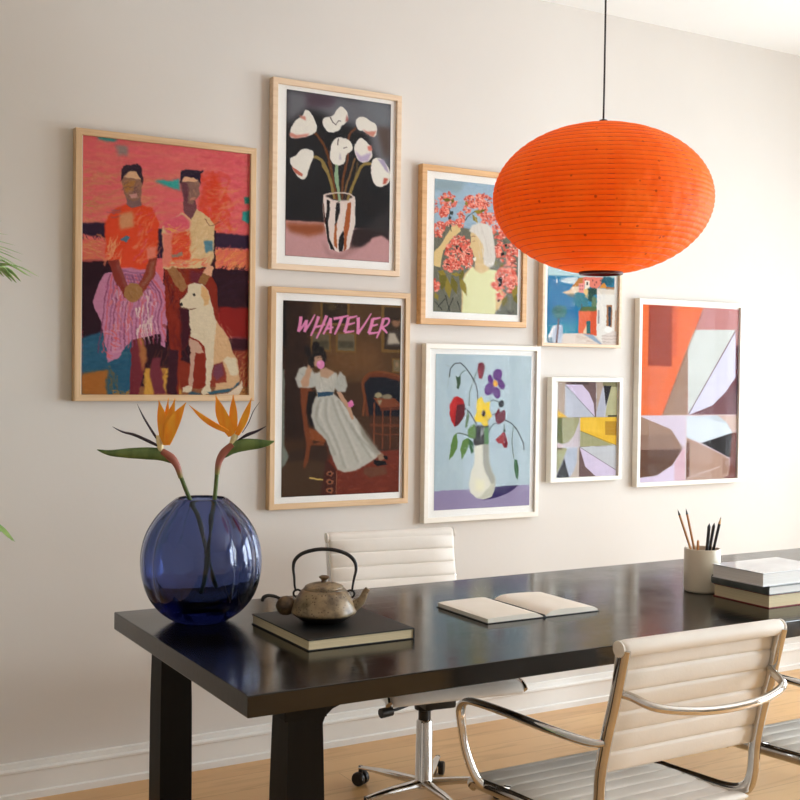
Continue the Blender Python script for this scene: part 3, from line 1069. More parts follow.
M['pot'] = pot_mat()
M['iron'] = noise_mat('black_iron', (20, 19, 19), (34, 32, 31), (30, 30, 30), rough=0.42)
M['dark_wood'] = noise_mat('dark_turned_wood', (62, 46, 30), (112, 88, 58), (40, 12, 40), rough=0.35)
PX, PY, PZ = 1.350, -1.240, TZ + 0.028
pt = thing('teapot', 'small speckled brown teapot with black hoop handle standing on the black book', 'teapot', (PX, PY, PZ))
bp_ = smooth_prof([(0.0, 0.0), (0.040, 0.0), (0.052, 0.003), (0.068, 0.014), (0.0795, 0.024), (0.0815, 0.030), (0.079, 0.040), (0.072, 0.058), (0.064, 0.073), (0.058, 0.082), (0.052, 0.087), (0.047, 0.089), (0.0, 0.089)], 3)
MB().lathe(bp_, 56).build('pot_body', M['pot'], pt, True)
lid = MB().lathe(smooth_prof([(0.0, 0.089), (0.047, 0.089), (0.0485, 0.092), (0.046, 0.096), (0.030, 0.102), (0.012, 0.105), (0.0, 0.1055)], 3), 44).build('lid', M['pot'], pt, True)
MB().lathe(smooth_prof([(0.0, 0.104), (0.008, 0.105), (0.0065, 0.110), (0.011, 0.1155), (0.0135, 0.119), (0.008, 0.1225), (0.0, 0.123)], 3), 24).build('knob', M['dark_wood'], lid, True)
sx_ = ex      # the spout points to the viewer's right
MB().tube([sx_ * 0.060 + Vector((0, 0, 0.036)), sx_ * 0.082 + Vector((0, 0, 0.047)), sx_ * 0.096 + Vector((0, 0, 0.062)), sx_ * 0.102 + Vector((0, 0, 0.078)), sx_ * 0.109 + Vector((0, 0, 0.089))],
          [0.019, 0.014, 0.010, 0.0075, 0.0068], 16, 6).build('spout', M['pot'], pt, True)
# side grip: socket, turned wooden ball, curled iron hook
gb_ = MB().tube([-sx_ * 0.062 + Vector((0, 0, 0.046)), -sx_ * 0.066 + Vector((0, 0, 0.044)), -sx_ * 0.076 + Vector((0, 0, 0.0445))], [0.014, 0.012, 0.0135], 14, 4).build('grip_socket', M['pot'], pt, True)
MB().tube([-sx_ * 0.072 + Vector((0, 0, 0.0435)), -sx_ * 0.079 + Vector((0, 0, 0.043)), -sx_ * 0.090 + Vector((0, 0, 0.042)), -sx_ * 0.104 + Vector((0, 0, 0.041)), -sx_ * 0.114 + Vector((0, 0, 0.041)), -sx_ * 0.120 + Vector((0, 0, 0.041))],
          [0.012, 0.021, 0.026, 0.0245, 0.016, 0.003], 16, 5).build('grip', M['dark_wood'], pt, True)
MB().tube([-sx_ * 0.110 + Vector((0, 0, 0.060)), -sx_ * 0.124 + Vector((0, 0, 0.066)), -sx_ * 0.140 + Vector((0, 0, 0.067)), -sx_ * 0.150 + Vector((0, 0, 0.062)), -sx_ * 0.153 + Vector((0, 0, 0.052))], [0.004, 0.0045, 0.005, 0.005, 0.004], 10, 6).build('grip_hook', M['iron'], pt, True)
# ears and bail handle
for s in (-1, 1):
    c0 = sx_ * (s * 0.066)
    MB().tube([c0 + sx_ * (0.010 * s * math.cos(a)) + Vector((0, 0, 0.074 + 0.010 * math.sin(a))) for a in [2 * math.pi * k / 16 for k in range(17)]], 0.0028, 8, 0, cap=False).build('ear', M['iron'], pt, True)
hp = [(-0.070, 0.080), (-0.073, 0.094), (-0.0745, 0.118), (-0.077, 0.142), (-0.073, 0.163), (-0.056, 0.180), (-0.028, 0.190), (0.0, 0.193), (0.030, 0.190), (0.058, 0.179), (0.075, 0.161), (0.079, 0.140), (0.0745, 0.116), (0.071, 0.094), (0.070, 0.080)]
MB().tube([sx_ * a + Vector((0, 0, z)) for a, z in hp], [0.0025, 0.0028, 0.0035, 0.0048, 0.0052, 0.0052, 0.0052, 0.0048, 0.0035, 0.0028, 0.0025], 12, 6).build('hoop_handle', M['iron'], pt, True)

pt.scale = (1.04, 1.04, 0.97)

# ---------------------------------------------------------------- palm at the left
M['frond'] = noise_mat('palm_green', (128, 172, 88), (176, 212, 128), (20, 20, 20), rough=0.5)
M['pot_clay'] = noise_mat('pale_clay', (196, 188, 176), (210, 203, 192), (12, 12, 12), rough=0.7)
M['bark'] = noise_mat('palm_bark', (96, 78, 54), (124, 104, 74), (12, 12, 60), rough=0.8)
M['soil'] = noise_mat('potting_soil', (48, 36, 28), (70, 54, 42), (60, 60, 60), rough=0.95)
QX, QY = 0.02, -0.62
palm = thing('potted_palm', 'palm with narrow green leaflets reaching in at the left edge', 'plant', (QX, QY, 0))
MB().lathe([(0.0, 0.0), (0.13, 0.0), (0.14, 0.01), (0.175, 0.33), (0.185, 0.34), (0.185, 0.36), (0.165, 0.36), (0.155, 0.30), (0.0, 0.30)], 40).build('pot', M['pot_clay'], palm, True)
MB().lathe([(0.0, 0.301), (0.1545, 0.301), (0.154, 0.315), (0.0, 0.325)], 32).build('soil', M['soil'], palm, True)
MB().tube([(0, 0, 0.31), (0.01, 0, 0.6), (-0.01, 0.01, 0.95), (0.0, 0.0, 1.15)], [0.03, 0.024, 0.02, 0.016], 10, 6).build('trunk', M['bark'], palm, True)
rnd = random.Random(11)


def frond(az, reach, rise, droop, nl=26, z0=1.1, ll=0.26):
    d = Vector((math.cos(az), math.sin(az), 0))
    pts = [Vector((0, 0, z0)), d * reach * 0.35 + Vector((0, 0, z0 + rise * 0.7)), d * reach * 0.7 + Vector((0, 0, z0 + rise)), d * reach + Vector((0, 0, z0 + rise - droop))]
    mb = MB().tube(pts, [0.006, 0.005, 0.003, 0.0015], 6, 8)
    C = spline(pts, 10)
    sd = d.cross(Vector((0, 0, 1)))
    for k in range(nl):
        u = 0.28 + 0.72 * k / (nl - 1)
        i = min(int(u * (len(C) - 1)), len(C) - 2)
        p = C[i]
        tg = (C[i + 1] - C[i]).normalized()
        for s in (-1, 1):
            L_ = ll * math.sin(math.pi * (0.22 + 0.62 * u)) * rnd.uniform(0.85, 1.1)
            dr = (tg * 0.75 + sd * s * 0.65 + Vector((0, 0, 0.22))).normalized()
            q1 = p + dr * L_ * 0.5 + Vector((0, 0, 0.012))
            q2 = p + dr * L_ + Vector((0, 0, -0.01 - 0.05 * L_))
            mb.tube([p, q1, q2], [0.003, 0.011, 0.008, 0.0008], 6, 4, 0.16, up=(0, 0, 1))
    mb.build('frond', M['frond'], palm, True)


frond(math.radians(2), 0.63, 0.64, 0.05, z0=1.1)
frond(math.radians(-3), 0.61, 0.06, 0.12, z0=1.05, ll=0.2)
for k, az in enumerate((62, 115, 160, 205, 250, 300)):
    frond(math.radians(az), 0.42, 0.6 - 0.08 * (k % 3), 0.12, nl=20)

# ---------------------------------------------------------------- framed prints
class Art:
    """a small paint program: shapes given in sketch units, stored as colours on the print's own surface"""
    def __init__(s, quad, W, H, bg, seed=1):
        s.W, s.H = W * 2, H * 2
        s.im = np.empty((s.H, s.W, 3)); s.im[:] = bg
        src = np.array(quad, float).reshape(4, 2)
        dst = np.array([(0, 0), (s.W, 0), (s.W, s.H), (0, s.H)], float)
        A, B = [], []
        for (x, y), (u, v_) in zip(src, dst):
            A.append([x, y, 1, 0, 0, 0, -u * x, -u * y]); B.append(u)
            A.append([0, 0, 0, x, y, 1, -v_ * x, -v_ * y]); B.append(v_)
        s.h = np.append(np.linalg.solve(np.array(A), np.array(B)), 1).reshape(3, 3)
        s.z = (0, 0, 1)
        s.rng = np.random.default_rng(seed)
        s.k = s.W / (src[1][0] - src[0][0])      # canvas px per sketch px

    def T(s, pts):
        p = np.array(pts, float)
        x, y = p[:, 0] / s.z[2] + s.z[0], p[:, 1] / s.z[2] + s.z[1]
        q = s.h @ np.array([x, y, np.ones_like(x)])
        return (q[:2] / q[2]).T

    def noise(s, fx, fy):
        """smooth value noise, about fx x fy cells"""
        g = s.rng.random((int(fy) + 3, int(fx) + 3))
        yy = np.linspace(0, fy, s.H); xx = np.linspace(0, fx, s.W)
        yi, xi = yy.astype(int), xx.astype(int)
        ty, tx = yy - yi, xx - xi
        ty, tx = ty * ty * (3 - 2 * ty), tx * tx * (3 - 2 * tx)
        a = g[np.ix_(yi, xi)]; b = g[np.ix_(yi, xi + 1)]; c = g[np.ix_(yi + 1, xi)]; d = g[np.ix_(yi + 1, xi + 1)]
        tx = tx[None, :]; ty = ty[:, None]
        return (a * (1 - tx) + b * tx) * (1 - ty) + (c * (1 - tx) + d * tx) * ty

    def _mask(s, P):
        x0, y0 = np.floor(P.min(0)).astype(int) - 1
        x1, y1 = np.ceil(P.max(0)).astype(int) + 2
        x0, y0 = max(x0, 0), max(y0, 0); x1, y1 = min(x1, s.W), min(y1, s.H)
        if x1 <= x0 or y1 <= y0:
            return None
        X, Y = np.meshgrid(np.arange(x0, x1) + .5, np.arange(y0, y1) + .5)
        ins = np.zeros(X.shape, bool)
        n = len(P)
        for i in range(n):
            ax, ay = P[i]; bx, by = P[(i + 1) % n]
            if ay == by:
                continue
            c = (Y >= min(ay, by)) & (Y < max(ay, by))
            ins ^= c & (X < ax + (Y - ay) * (bx - ax) / (by - ay))
        return ins.astype(float), x0, y0, x1, y1

    def _put(s, m, x0, y0, x1, y1, col, alpha=1.0, blur=0):
        if blur > 1:
            r = int(1.3 * blur * s.k / s.z[2]) + 1
            full = np.zeros((s.H + 2 * r, s.W + 2 * r)); full[y0 + r:y1 + r, x0 + r:x1 + r] = m
            X0, Y0, X1, Y1 = max(0, x0 - 2 * r), max(0, y0 - 2 * r), min(s.W, x1 + 2 * r), min(s.H, y1 + 2 * r)
            for _ in range(2):
                for ax in (0, 1):
                    cs = np.cumsum(full, axis=ax)
                    sh = np.roll(cs, r, ax) if False else None
                    a = np.take(cs, np.clip(np.arange(full.shape[ax]) + r // 2 + 1, 0, full.shape[ax] - 1), ax)
                    b = np.take(cs, np.clip(np.arange(full.shape[ax]) - r // 2 - 1, 0, full.shape[ax] - 1), ax)
                    full = (a - b) / (2 * (r // 2) + 2)
            m = full[Y0 + r:Y1 + r, X0 + r:X1 + r]
            x0, y0, x1, y1 = X0, Y0, X1, Y1
        m = (m * alpha)[..., None]
        s.im[y0:y1, x0:x1] = s.im[y0:y1, x0:x1] * (1 - m) + np.array(col, float) * m

    def poly(s, pts, col, blur=0, alpha=1.0, smooth=False):
        if smooth:
            pts = [(p.x, p.y) for p in spline([(a, b, 0) for a, b in pts], 6, True)]
        r = s._mask(s.T(pts))
        if r:
            s._put(*r, col, alpha, blur)

    def blob(s, cx, cy, rx, ry, col, rot=0, blur=0, alpha=1.0, n=22, jag=0.0):
        c, d = math.cos(rot), math.sin(rot)
        pts = []
        for k in range(n):
            a = 2 * math.pi * k / n
            j = 1 + (s.rng.random() - .5) * 2 * jag
            x, y = rx * math.cos(a) * j, ry * math.sin(a) * j
            pts.append((cx + x * c - y * d, cy + x * d + y * c))
        s.poly(pts, col, blur, alpha)

    def line(s, pts, w, col, alpha=1.0, smooth=True, w1=None, blur=0):
        P = [(p.x, p.y) for p in spline([(a, b, 0) for a, b in pts], 6)] if smooth and len(pts) > 2 else list(pts)
        P = np.array(P, float)
        n = len(P)
        d = np.gradient(P, axis=0)
        l = np.hypot(d[:, 0], d[:, 1])[:, None] + 1e-9
        nn = np.stack([-d[:, 1], d[:, 0]], 1) / l
        ww = np.linspace(w, w if w1 is None else w1, n)[:, None] / 2
        s.poly(np.concatenate([P + nn * ww, (P - nn * ww)[::-1]]), col, blur, alpha)

    def hatch(s, region, cols, n, length, w, ang, alpha=0.6, jit=0.25):
        """n brush strokes inside the box region"""
        x0, y0, x1, y1 = region
        for _ in range(n):
            x, y = s.rng.uniform(x0, x1), s.rng.uniform(y0, y1)
            a = ang + s.rng.normal() * jit
            L = length * s.rng.uniform(.5, 1.3)
            dx, dy = math.cos(a) * L / 2, math.sin(a) * L / 2
            s.line([(x - dx, y - dy), (x + s.rng.normal() * w * .5, y + s.rng.normal() * w * .5), (x + dx, y + dy)], w * s.rng.uniform(.5, 1.2), cols[s.rng.integers(len(cols))], alpha, w1=w * .2)

    def warp(s, amp, fx, fy, ax=1.0, ay=1.0):
        dx = (s.noise(fx, fy) - .5) * 2 * amp * s.k * ax
        dy = (s.noise(fx, fy) - .5) * 2 * amp * s.k * ay
        Y, X = np.mgrid[0:s.H, 0:s.W]
        s.im = s.im[np.clip(Y + dy, 0, s.H - 1).astype(int), np.clip(X + dx, 0, s.W - 1).astype(int)]

    def grain(s, amp, fx, fy):
        s.im = s.im + ((s.noise(fx, fy) - .5) * 2 * amp)[..., None]

    def result(s):
        im = np.clip(s.im, 0, 255) / 255
        return im.reshape(s.H // 2, 2, s.W // 2, 2, 3).mean((1, 3))


def print_mat():
    m, nt, b = new_mat('printed_paper')
    at = nt.nodes.new('ShaderNodeAttribute')
    at.attribute_name = 'ink'
    nt.links.new(at.outputs['Color'], b.inputs['Base Color'])
    b.inputs['Roughness'].default_value = 0.75
    b.inputs['Specular IOR Level'].default_value = 0.2
    return m


M['print'] = print_mat()
INK = 0.96


def print_mesh(name, x0, x1, z0, z1, y, im, parent):
    """thin sheet: a dense grid of coloured points on the front, edges and a back"""
    H, W = im.shape[:2]
    xs = np.linspace(x0, x1, W); zs = np.linspace(z1, z0, H)
    X, Z = np.meshgrid(xs, zs)
    co = np.stack([X.ravel(), np.full(X.size, y), Z.ravel()], 1)
    n = W * H
    co = np.concatenate([co, [(x0, y + 0.0006, z1), (x1, y + 0.0006, z1), (x1, y + 0.0006, z0), (x0, y + 0.0006, z0)]])
    i = np.arange(H - 1)[:, None] * W + np.arange(W - 1)[None, :]
    q = np.stack([i, i + W, i + W + 1, i + 1], -1).reshape(-1, 4)
    me = bpy.data.meshes.new(name)
    nf = len(q)
    me.vertices.add(len(co)); me.vertices.foreach_set('co', co.ravel())
    extra = [[n, n + 1, n + 2, n + 3]]
    extra += [list(range(W)) + [n + 1, n], list(range((H - 1) * W, n))[::-1] + [n + 3, n + 2]]
    loops = np.concatenate([q.ravel()] + [np.array(e) for e in extra])
    starts = list(range(0, nf * 4, 4)); tot = [4] * nf
    c = nf * 4
    for e in extra:
        starts.append(c); tot.append(len(e)); c += len(e)
    me.loops.add(len(loops)); me.loops.foreach_set('vertex_index', loops.astype(np.int32))
    me.polygons.add(len(starts)); me.polygons.foreach_set('loop_start', np.array(starts, np.int32))
    me.update(calc_edges=True)
    me.validate()
    lin = np.where(im <= 0.04045, im / 12.92, ((im + 0.055) / 1.055) ** 2.4) * INK
    colr = np.ones((len(co), 4)); colr[:n, :3] = np.minimum(lin.reshape(-1, 3), 0.95); colr[n:, :3] = 0.8
    at = me.color_attributes.new('ink', 'FLOAT_COLOR', 'POINT')
    at.data.foreach_set('color', colr.astype(np.float32).ravel())
    me.materials.append(M['print'])
    o = bpy.data.objects.new(name, me)
    COL.objects.link(o)
    o.parent = parent
    return o


def frame(label, ox0, ox1, oz0, oz1, art, ax0, ax1, az0, az1, mrail, face=0.021, depth=0.034):
    """o*: outer edges of the moulding, a*: edges of the printed area; art colours an image"""
    cx, cz = (ox0 + ox1) / 2, (oz0 + oz1) / 2
    t = thing('framed_print', label, 'picture', (cx, 0, cz), 0, 'framed prints hung on the wall')
    hx, hz = (ox1 - ox0) / 2, (oz1 - oz0) / 2
    yb, yf = -0.002, -depth
    # mitred moulding: outer edge, slightly eased front, inner lip
    prof = [(0.0, yb), (0.0, yf + 0.0015), (0.0015, yf), (face - 0.0015, yf), (face, yf + 0.0015), (face, yb)]
    v, f = [], []
    for (d, y) in prof:
        v += [(-hx + d, y, -hz + d), (hx - d, y, -hz + d), (hx - d, y, hz - d), (-hx + d, y, hz - d)]
    n = len(prof)
    for k in range(n):
        k2 = (k + 1) % n
        for j in range(4):
            f.append([k * 4 + j, k * 4 + (j + 1) % 4, k2 * 4 + (j + 1) % 4, k2 * 4 + j])
    fr = link_mesh('frame', v, f, [M[mrail + '_h'], M[mrail + '_v']] if mrail + '_h' in M and mrail + '_v' in M else [M.get(mrail + '_h', M.get(mrail))], t)
    if len(fr.data.materials) == 2:
        for p in fr.data.polygons:
            c = p.center
            if abs(c.x) / hx > abs(c.z) / hz if False else (hx - abs(c.x)) < (hz - abs(c.z)):
                p.material_index = 1
    ys = -depth + 0.011
    i0, i1, j0, j1 = -hx + face - 0.001, hx - face + 0.001, -hz + face - 0.001, hz - face + 0.001
    MB().box(i0, i1, ys + 0.001, ys + 0.004, j0, j1).build('mat_board', M['paper'], t)
    print_mesh('print', max(ax0 - cx, i0), min(ax1 - cx, i1), max(az0 - cz, j0), min(az1 - cz, j1), ys, art, t)
    MB().box(i0, i1, ys - 0.006, ys - 0.0045, j0, j1).build('glass', M['pane'], t)
    return t


# --- 1: two figures and a dog on pink
def art_figures():
    a = Art((83.5, 135, 251.9, 155.3, 251, 395, 82.9, 393.8), 230, 345, (230, 108, 108), 3)
    c = a
    Zb = (60, 110, 2.667)
    c.z = Zb
    c.hatch((60, 70, 520, 330), [(236, 104, 116), (226, 100, 106), (230, 124, 110), (226, 140, 108), (220, 110, 106), (234, 96, 118)], 420, 80, 14, 0.05, .32, .12)
    c.hatch((60, 160, 260, 330), [(222, 146, 104), (226, 126, 100), (212, 134, 100)], 90, 60, 12, -0.1, .38)
    c.hatch((400, 90, 510, 330), [(222, 88, 98), (214, 84, 92)], 120, 70, 14, 0.1, .3)
    c.hatch((385, 185, 450, 320), [(224, 70, 36), (216, 62, 32)], 80, 50, 16, 1.2, .35)
    c.hatch((410, 200, 480, 320), [(226, 118, 90), (222, 140, 84)], 40, 50, 9, -.4, .35)
    c.poly([(98, 70), (160, 78), (150, 86), (105, 82)], (58, 158, 150), 3)
    c.poly([(152, 96), (182, 100), (186, 125), (158, 122)], (150, 130, 124), 4)
    c.poly([(255, 190), (300, 190), (322, 184), (324, 216), (295, 208)], (52, 166, 158), 3)
    c.poly([(498, 235), (512, 235), (512, 255), (496, 250)], (40, 128, 112), 2)
    c.poly([(492, 275), (512, 270), (512, 305), (492, 298)], (52, 158, 150), 2)
    c.hatch((62, 245, 110, 260), [(196, 148, 88)], 6, 40, 5, -.2, .7)
    dk = (42, 20, 38); dk2 = (48, 28, 52); mar = (58, 14, 24)
    # dark band (upper), warm band, dark mass
    c.poly([(62, 300), (128, 300), (128, 340), (62, 330)], dk2, 2)
    c.poly([(262, 316), (282, 316), (282, 395), (262, 395)], dk2)
    c.poly([(415, 328), (510, 335), (510, 372), (415, 366)], dk2, 2)
    c.hatch((62, 332, 125, 344), [dk2], 22, 18, 3, 1.3, .9)
    c.hatch((415, 360, 510, 374), [dk2], 34, 18, 3, 1.2, .9)
    c.poly([(62, 345), (128, 345), (128, 398), (62, 405)], (222, 108, 90), 4)
    c.hatch((62, 342, 130, 400), [(226, 104, 96), (218, 134, 88), (228, 150, 110)], 40, 45, 5, .25, .7)
    c.poly([(415, 374), (510, 378), (510, 428), (415, 418)], (228, 118, 84), 3)
    c.hatch((415, 372, 490, 424), [(230, 140, 80), (224, 96, 96), (236, 160, 96)], 60, 34, 4, -.7, .7)
    c.poly([(62, 402), (150, 400), (150, 620), (62, 620)], mar)
    c.poly([(62, 402), (140, 402), (140, 600), (62, 605)], (44, 14, 28), 4)
    c.poly([(415, 422), (510, 430), (510, 530), (415, 540)], (46, 14, 28))
    c.hatch((415, 418, 510, 432), [(46, 14, 28)], 34, 16, 3, -.9, .9)
    c.hatch((420, 430, 505, 500), [(52, 32, 60), (44, 14, 28)], 20, 26, 6, -.5, .5)
    c.poly([(280, 320), (420, 320), (420, 740), (200, 740), (200, 600), (280, 600)], (44, 12, 26))
    c.poly([(430, 525), (510, 528), (510, 608), (430, 605)], (142, 26, 20), 3)
    c.poly([(430, 608), (510, 608), (510, 700), (430, 700)], (60, 14, 26), 4)
    c.poly([(400, 640), (515, 640), (515, 765), (400, 765)], (150, 60, 40), 3)
    c.poly([(62, 735), (515, 735), (515, 765), (62, 765)], (150, 96, 60), 2)
    # left: blue and ochre ground
    c.poly([(62, 605), (110, 590), (190, 600), (210, 640), (205, 760), (62, 760)], (42, 92, 118), 3)
    c.poly([(62, 700), (132, 690), (132, 757), (62, 757)], (172, 104, 42), 4)
    c.hatch((132, 690, 165, 757), [(124, 100, 60), (60, 94, 108)], 20, 24, 9, 1.4, .5)
    c.hatch((64, 610, 190, 690), [(38, 84, 112), (58, 108, 124), (44, 100, 132)], 50, 40, 9, -.2, .4)
    c.hatch((150, 745, 205, 757), [(190, 130, 50)], 12, 20, 6, 0, .7)
    c.poly([(200, 600), (290, 590), (330, 640), (330, 700), (205, 720)], (46, 14, 26), 2)
    c.poly([(232, 688), (330, 682), (330, 757), (232, 757)], (214, 158, 64), 2)
    c.hatch((232, 690, 310, 755), [(226, 172, 76), (200, 138, 56)], 30, 26, 7, 1.2, .5)
    c.hatch((255, 640, 330, 690), [(150, 84, 52), (46, 14, 26)], 24, 40, 4, -1.0, .6)
    c.hatch((470, 640, 508, 755), [(186, 132, 74), (204, 156, 96), (120, 64, 40)], 40, 30, 4, -.9, .6)
    c.hatch((455, 740, 508, 757), [(206, 150, 80)], 12, 26, 5, -.2, .7)
    # left figure legs
    c.poly([(196, 598), (222, 598), (232, 680), (214, 757), (190, 757), (192, 690)], (120, 40, 50), 1)
    c.poly([(212, 600), (226, 600), (238, 660), (226, 700)], (176, 110, 62), 3)
    c.poly([(252, 660), (272, 660), (288, 757), (258, 757), (246, 710)], (120, 46, 58), 2)
    # left figure: skirt
    c.poly([(122, 432), (205, 418), (262, 430), (284, 470), (290, 530), (286, 600), (288, 632), (276, 624), (272, 592), (225, 604), (192, 610), (160, 655), (130, 672), (128, 640), (112, 560), (88, 510), (104, 470)], (200, 130, 160), smooth=False)
    for k in range(17):
        x = 118 + k * 10
        c.line([(150 + (k - 2) * 6.5, 436), (x + 6, 500), (x - 2, 560), (x + (k - 8) * 1.4, 610 + (18 - k) * 2)], 4.2, [(128, 60, 92), (214, 92, 100), (150, 84, 120)][k % 3], .75, w1=3)
    for k in range(5):
        c.line([(160 + k * 3, 428 + k * 9), (205, 432 + k * 9), (255 - k * 2, 436 + k * 10)], 4, (150, 92, 130), .8)
    c.hatch((130, 470, 270, 600), [(222, 96, 100), (230, 190, 200), (206, 140, 170), (176, 90, 130), (226, 120, 110)], 90, 30, 5, 1.5, .6, .3)
    c.hatch((205, 510, 250, 600), [(236, 222, 206), (230, 206, 196)], 16, 40, 6, 1.55, .8, .1)
    c.hatch((125, 580, 165, 655), [(226, 96, 92), (214, 150, 170)], 20, 20, 6, .3, .7)
    # torso
    c.poly([(178, 250), (212, 248), (250, 262), (268, 300), (264, 392), (250, 402), (246, 425), (165, 420), (150, 400), (128, 400), (122, 300), (150, 262)], (228, 74, 38), 2)
    c.hatch((128, 340, 165, 402), [(232, 130, 96), (238, 176, 120)], 20, 36, 6, -1.2, .7)
    c.hatch((205, 265, 262, 400), [(228, 84, 44), (232, 112, 70), (226, 80, 96), (234, 132, 92)], 50, 34, 7, -.8, .6)
    c.poly([(160, 275), (198, 270), (200, 310), (165, 322)], (218, 150, 104), 4)
    c.poly([(163, 345), (178, 335), (192, 338), (180, 352)], (84, 122, 140), 1)
    c.hatch((128, 262, 158, 285), [(120, 98, 120)], 5, 24, 5, -.5, .6)
    # arms and hands
    c.poly([(132, 400), (160, 398), (168, 430), (192, 480), (176, 498), (148, 448)], (140, 52, 40), 1)
    c.line([(156, 410), (172, 448), (184, 478)], 8, (150, 84, 80), .7, blur=3)
    c.poly([(240, 396), (262, 392), (258, 440), (226, 486), (206, 470), (232, 430)], (146, 60, 42), 1)
    c.line([(252, 405), (246, 440), (224, 468)], 9, (156, 108, 84), .7, blur=3)
    c.poly([(178, 470), (200, 458), (224, 472), (222, 494), (200, 512), (180, 500), (172, 484)], (166, 118, 70), 1, smooth=True)
    c.hatch((182, 475, 215, 505), [(142, 94, 54), (184, 138, 90)], 12, 18, 3, .9, .6)
    c.poly([(236, 366), (262, 362), (262, 392), (238, 398)], (232, 130, 106), 2)
    # head 1
    c.poly([(176, 222), (214, 222), (220, 254), (196, 262), (180, 252)], (134, 102, 100), 1)
    c.poly([(170, 160), (218, 160), (222, 210), (208, 240), (184, 238), (170, 205)], (150, 108, 88), 1, smooth=True)
    c.poly([(170, 200), (184, 188), (206, 190), (200, 214), (180, 222)], (176, 122, 68), 2)
    c.hatch((172, 190, 215, 235), [(120, 84, 84), (182, 134, 100), (200, 150, 128), (100, 70, 84)], 22, 16, 4, -.6, .6)
    c.poly([(164, 190), (164, 156), (180, 146), (208, 142), (222, 152), (224, 200), (216, 184), (206, 164), (180, 166), (168, 184)], (52, 34, 50), smooth=False)
    c.poly([(172, 178), (182, 166), (206, 166), (218, 184), (180, 182)], (226, 180, 140), 1)
    c.poly([(188, 226), (206, 222), (208, 232), (192, 236)], (208, 150, 140), 1)
    # right figure: trousers
    c.poly([(282, 420), (300, 412), (395, 424), (424, 470), (430, 560), (400, 740), (360, 740), (350, 620), (330, 640), (322, 757), (296, 757), (300, 640), (286, 540)], (140, 40, 20), 1)
    c.hatch((290, 430, 345, 640), [(150, 44, 20), (126, 32, 16), (96, 22, 26)], 60, 50, 9, 1.5, .5)
    c.poly([(326, 500), (356, 520), (350, 620), (330, 640)], (66, 14, 28), 2)
    c.poly([(296, 640), (322, 640), (318, 757), (290, 757)], (60, 18, 32), 2)
    c.poly([(322, 660), (365, 680), (360, 750), (325, 745)], (140, 46, 24), 3)
    c.poly([(350, 428), (392, 430), (380, 470), (352, 460)], (112, 36, 48), 4)
    # shirt
    c.poly([(300, 290), (330, 272), (350, 292), (366, 262), (398, 282), (415, 306), (416, 392), (404, 418), (300, 424), (278, 420), (276, 312)], (224, 190, 140), 1)
    c.poly([(276, 300), (330, 278), (352, 300), (350, 320), (290, 330)], (226, 96, 112), 3)
    c.poly([(300, 330), (350, 322), (352, 400), (302, 404)], (224, 78, 44), 3)
    c.hatch((300, 300, 350, 410), [(226, 80, 44), (232, 130, 80), (228, 90, 100), (236, 160, 100), (222, 70, 40)], 60, 30, 5, -.5, .6)
    c.poly([(278, 330), (302, 330), (302, 418), (278, 418)], (230, 130, 110), 2)
    c.hatch((285, 305, 315, 330), [(232, 170, 90)], 8, 26, 4, .4, .8)
    c.hatch((352, 290, 412, 400), [(228, 198, 150), (216, 176, 126), (234, 206, 164)], 60, 26, 6, -.9, .5)
    c.hatch((302, 396, 400, 418), [(236, 140, 90), (230, 110, 90)], 24, 28, 5, -.2, .7)
    c.poly([(388, 352), (412, 350), (416, 376), (394, 382)], (88, 134, 150), 2)
    c.poly([(302, 384), (330, 378), (330, 386), (304, 392)], (150, 128, 110), 1)
    c.line([(392, 290), (402, 306), (430, 300)], 2, (120, 60, 50), .8)
    # arms
    c.poly([(290, 424), (306, 416), (326, 436), (344, 468), (332, 486), (308, 460)], (164, 112, 68), 1)
    c.hatch((296, 424, 340, 478), [(184, 134, 88), (140, 90, 52)], 16, 18, 4, .9, .5)
    c.poly([(396, 410), (416, 420), (408, 444), (384, 436)], (228, 170, 134), 1)
    c.poly([(384, 434), (404, 444), (390, 466), (372, 458)], (152, 104, 58), 1)
    # head 2
    c.poly([(330, 236), (364, 236), (368, 268), (352, 292), (336, 276)], (120, 72, 78), 1)
    c.poly([(326, 180), (376, 180), (374, 228), (358, 254), (336, 248), (328, 216)], (142, 104, 92), 1)
    c.poly([(326, 196), (346, 196), (346, 256), (334, 246)], (110, 62, 72), 2)
    c.hatch((346, 196, 372, 246), [(172, 130, 108), (140, 104, 90), (112, 78, 78)], 18, 14, 4, 1.2, .6)
    c.poly([(350, 238), (366, 234), (364, 242), (350, 246)], (190, 130, 110), 1)
    c.poly([(324, 200), (324, 164), (336, 158), (386, 162), (378, 172), (378, 200), (372, 186), (346, 182), (330, 192)], (46, 32, 52))
    c.poly([(330, 192), (336, 180), (362, 180), (372, 190), (366, 194)], (228, 176, 138), 1)
    # dog
    fur = (226, 208, 176); fur2 = (220, 176, 130)
    c.z = (160, 305, 8)
    c.poly([(430, 60), (480, 130), (560, 250), (610, 380), (640, 440), (660, 560), (650, 620), (600, 660), (460, 680), (470, 620), (560, 610), (520, 450), (430, 480), (400, 300)], fur2, 2)
    c.poly([(250, 0), (420, 0), (470, 130), (450, 300), (440, 480), (420, 600), (430, 690), (360, 715), (345, 690), (385, 640), (390, 560), (380, 340), (330, 280), (260, 250), (250, 170)], fur, 1)
    c.poly([(250, 260), (320, 290), (370, 370), (330, 380), (300, 370), (290, 480), (285, 600), (270, 690), (200, 690), (195, 660), (245, 630), (262, 480), (258, 370)], (206, 164, 140), 1)
    c.poly([(235, 640), (275, 650), (270, 695), (195, 690), (200, 660)], (226, 206, 176), 1)
    c.poly([(520, 440), (560, 410), (620, 420), (650, 520), (640, 560), (580, 560), (550, 480)], (228, 212, 180), 6)
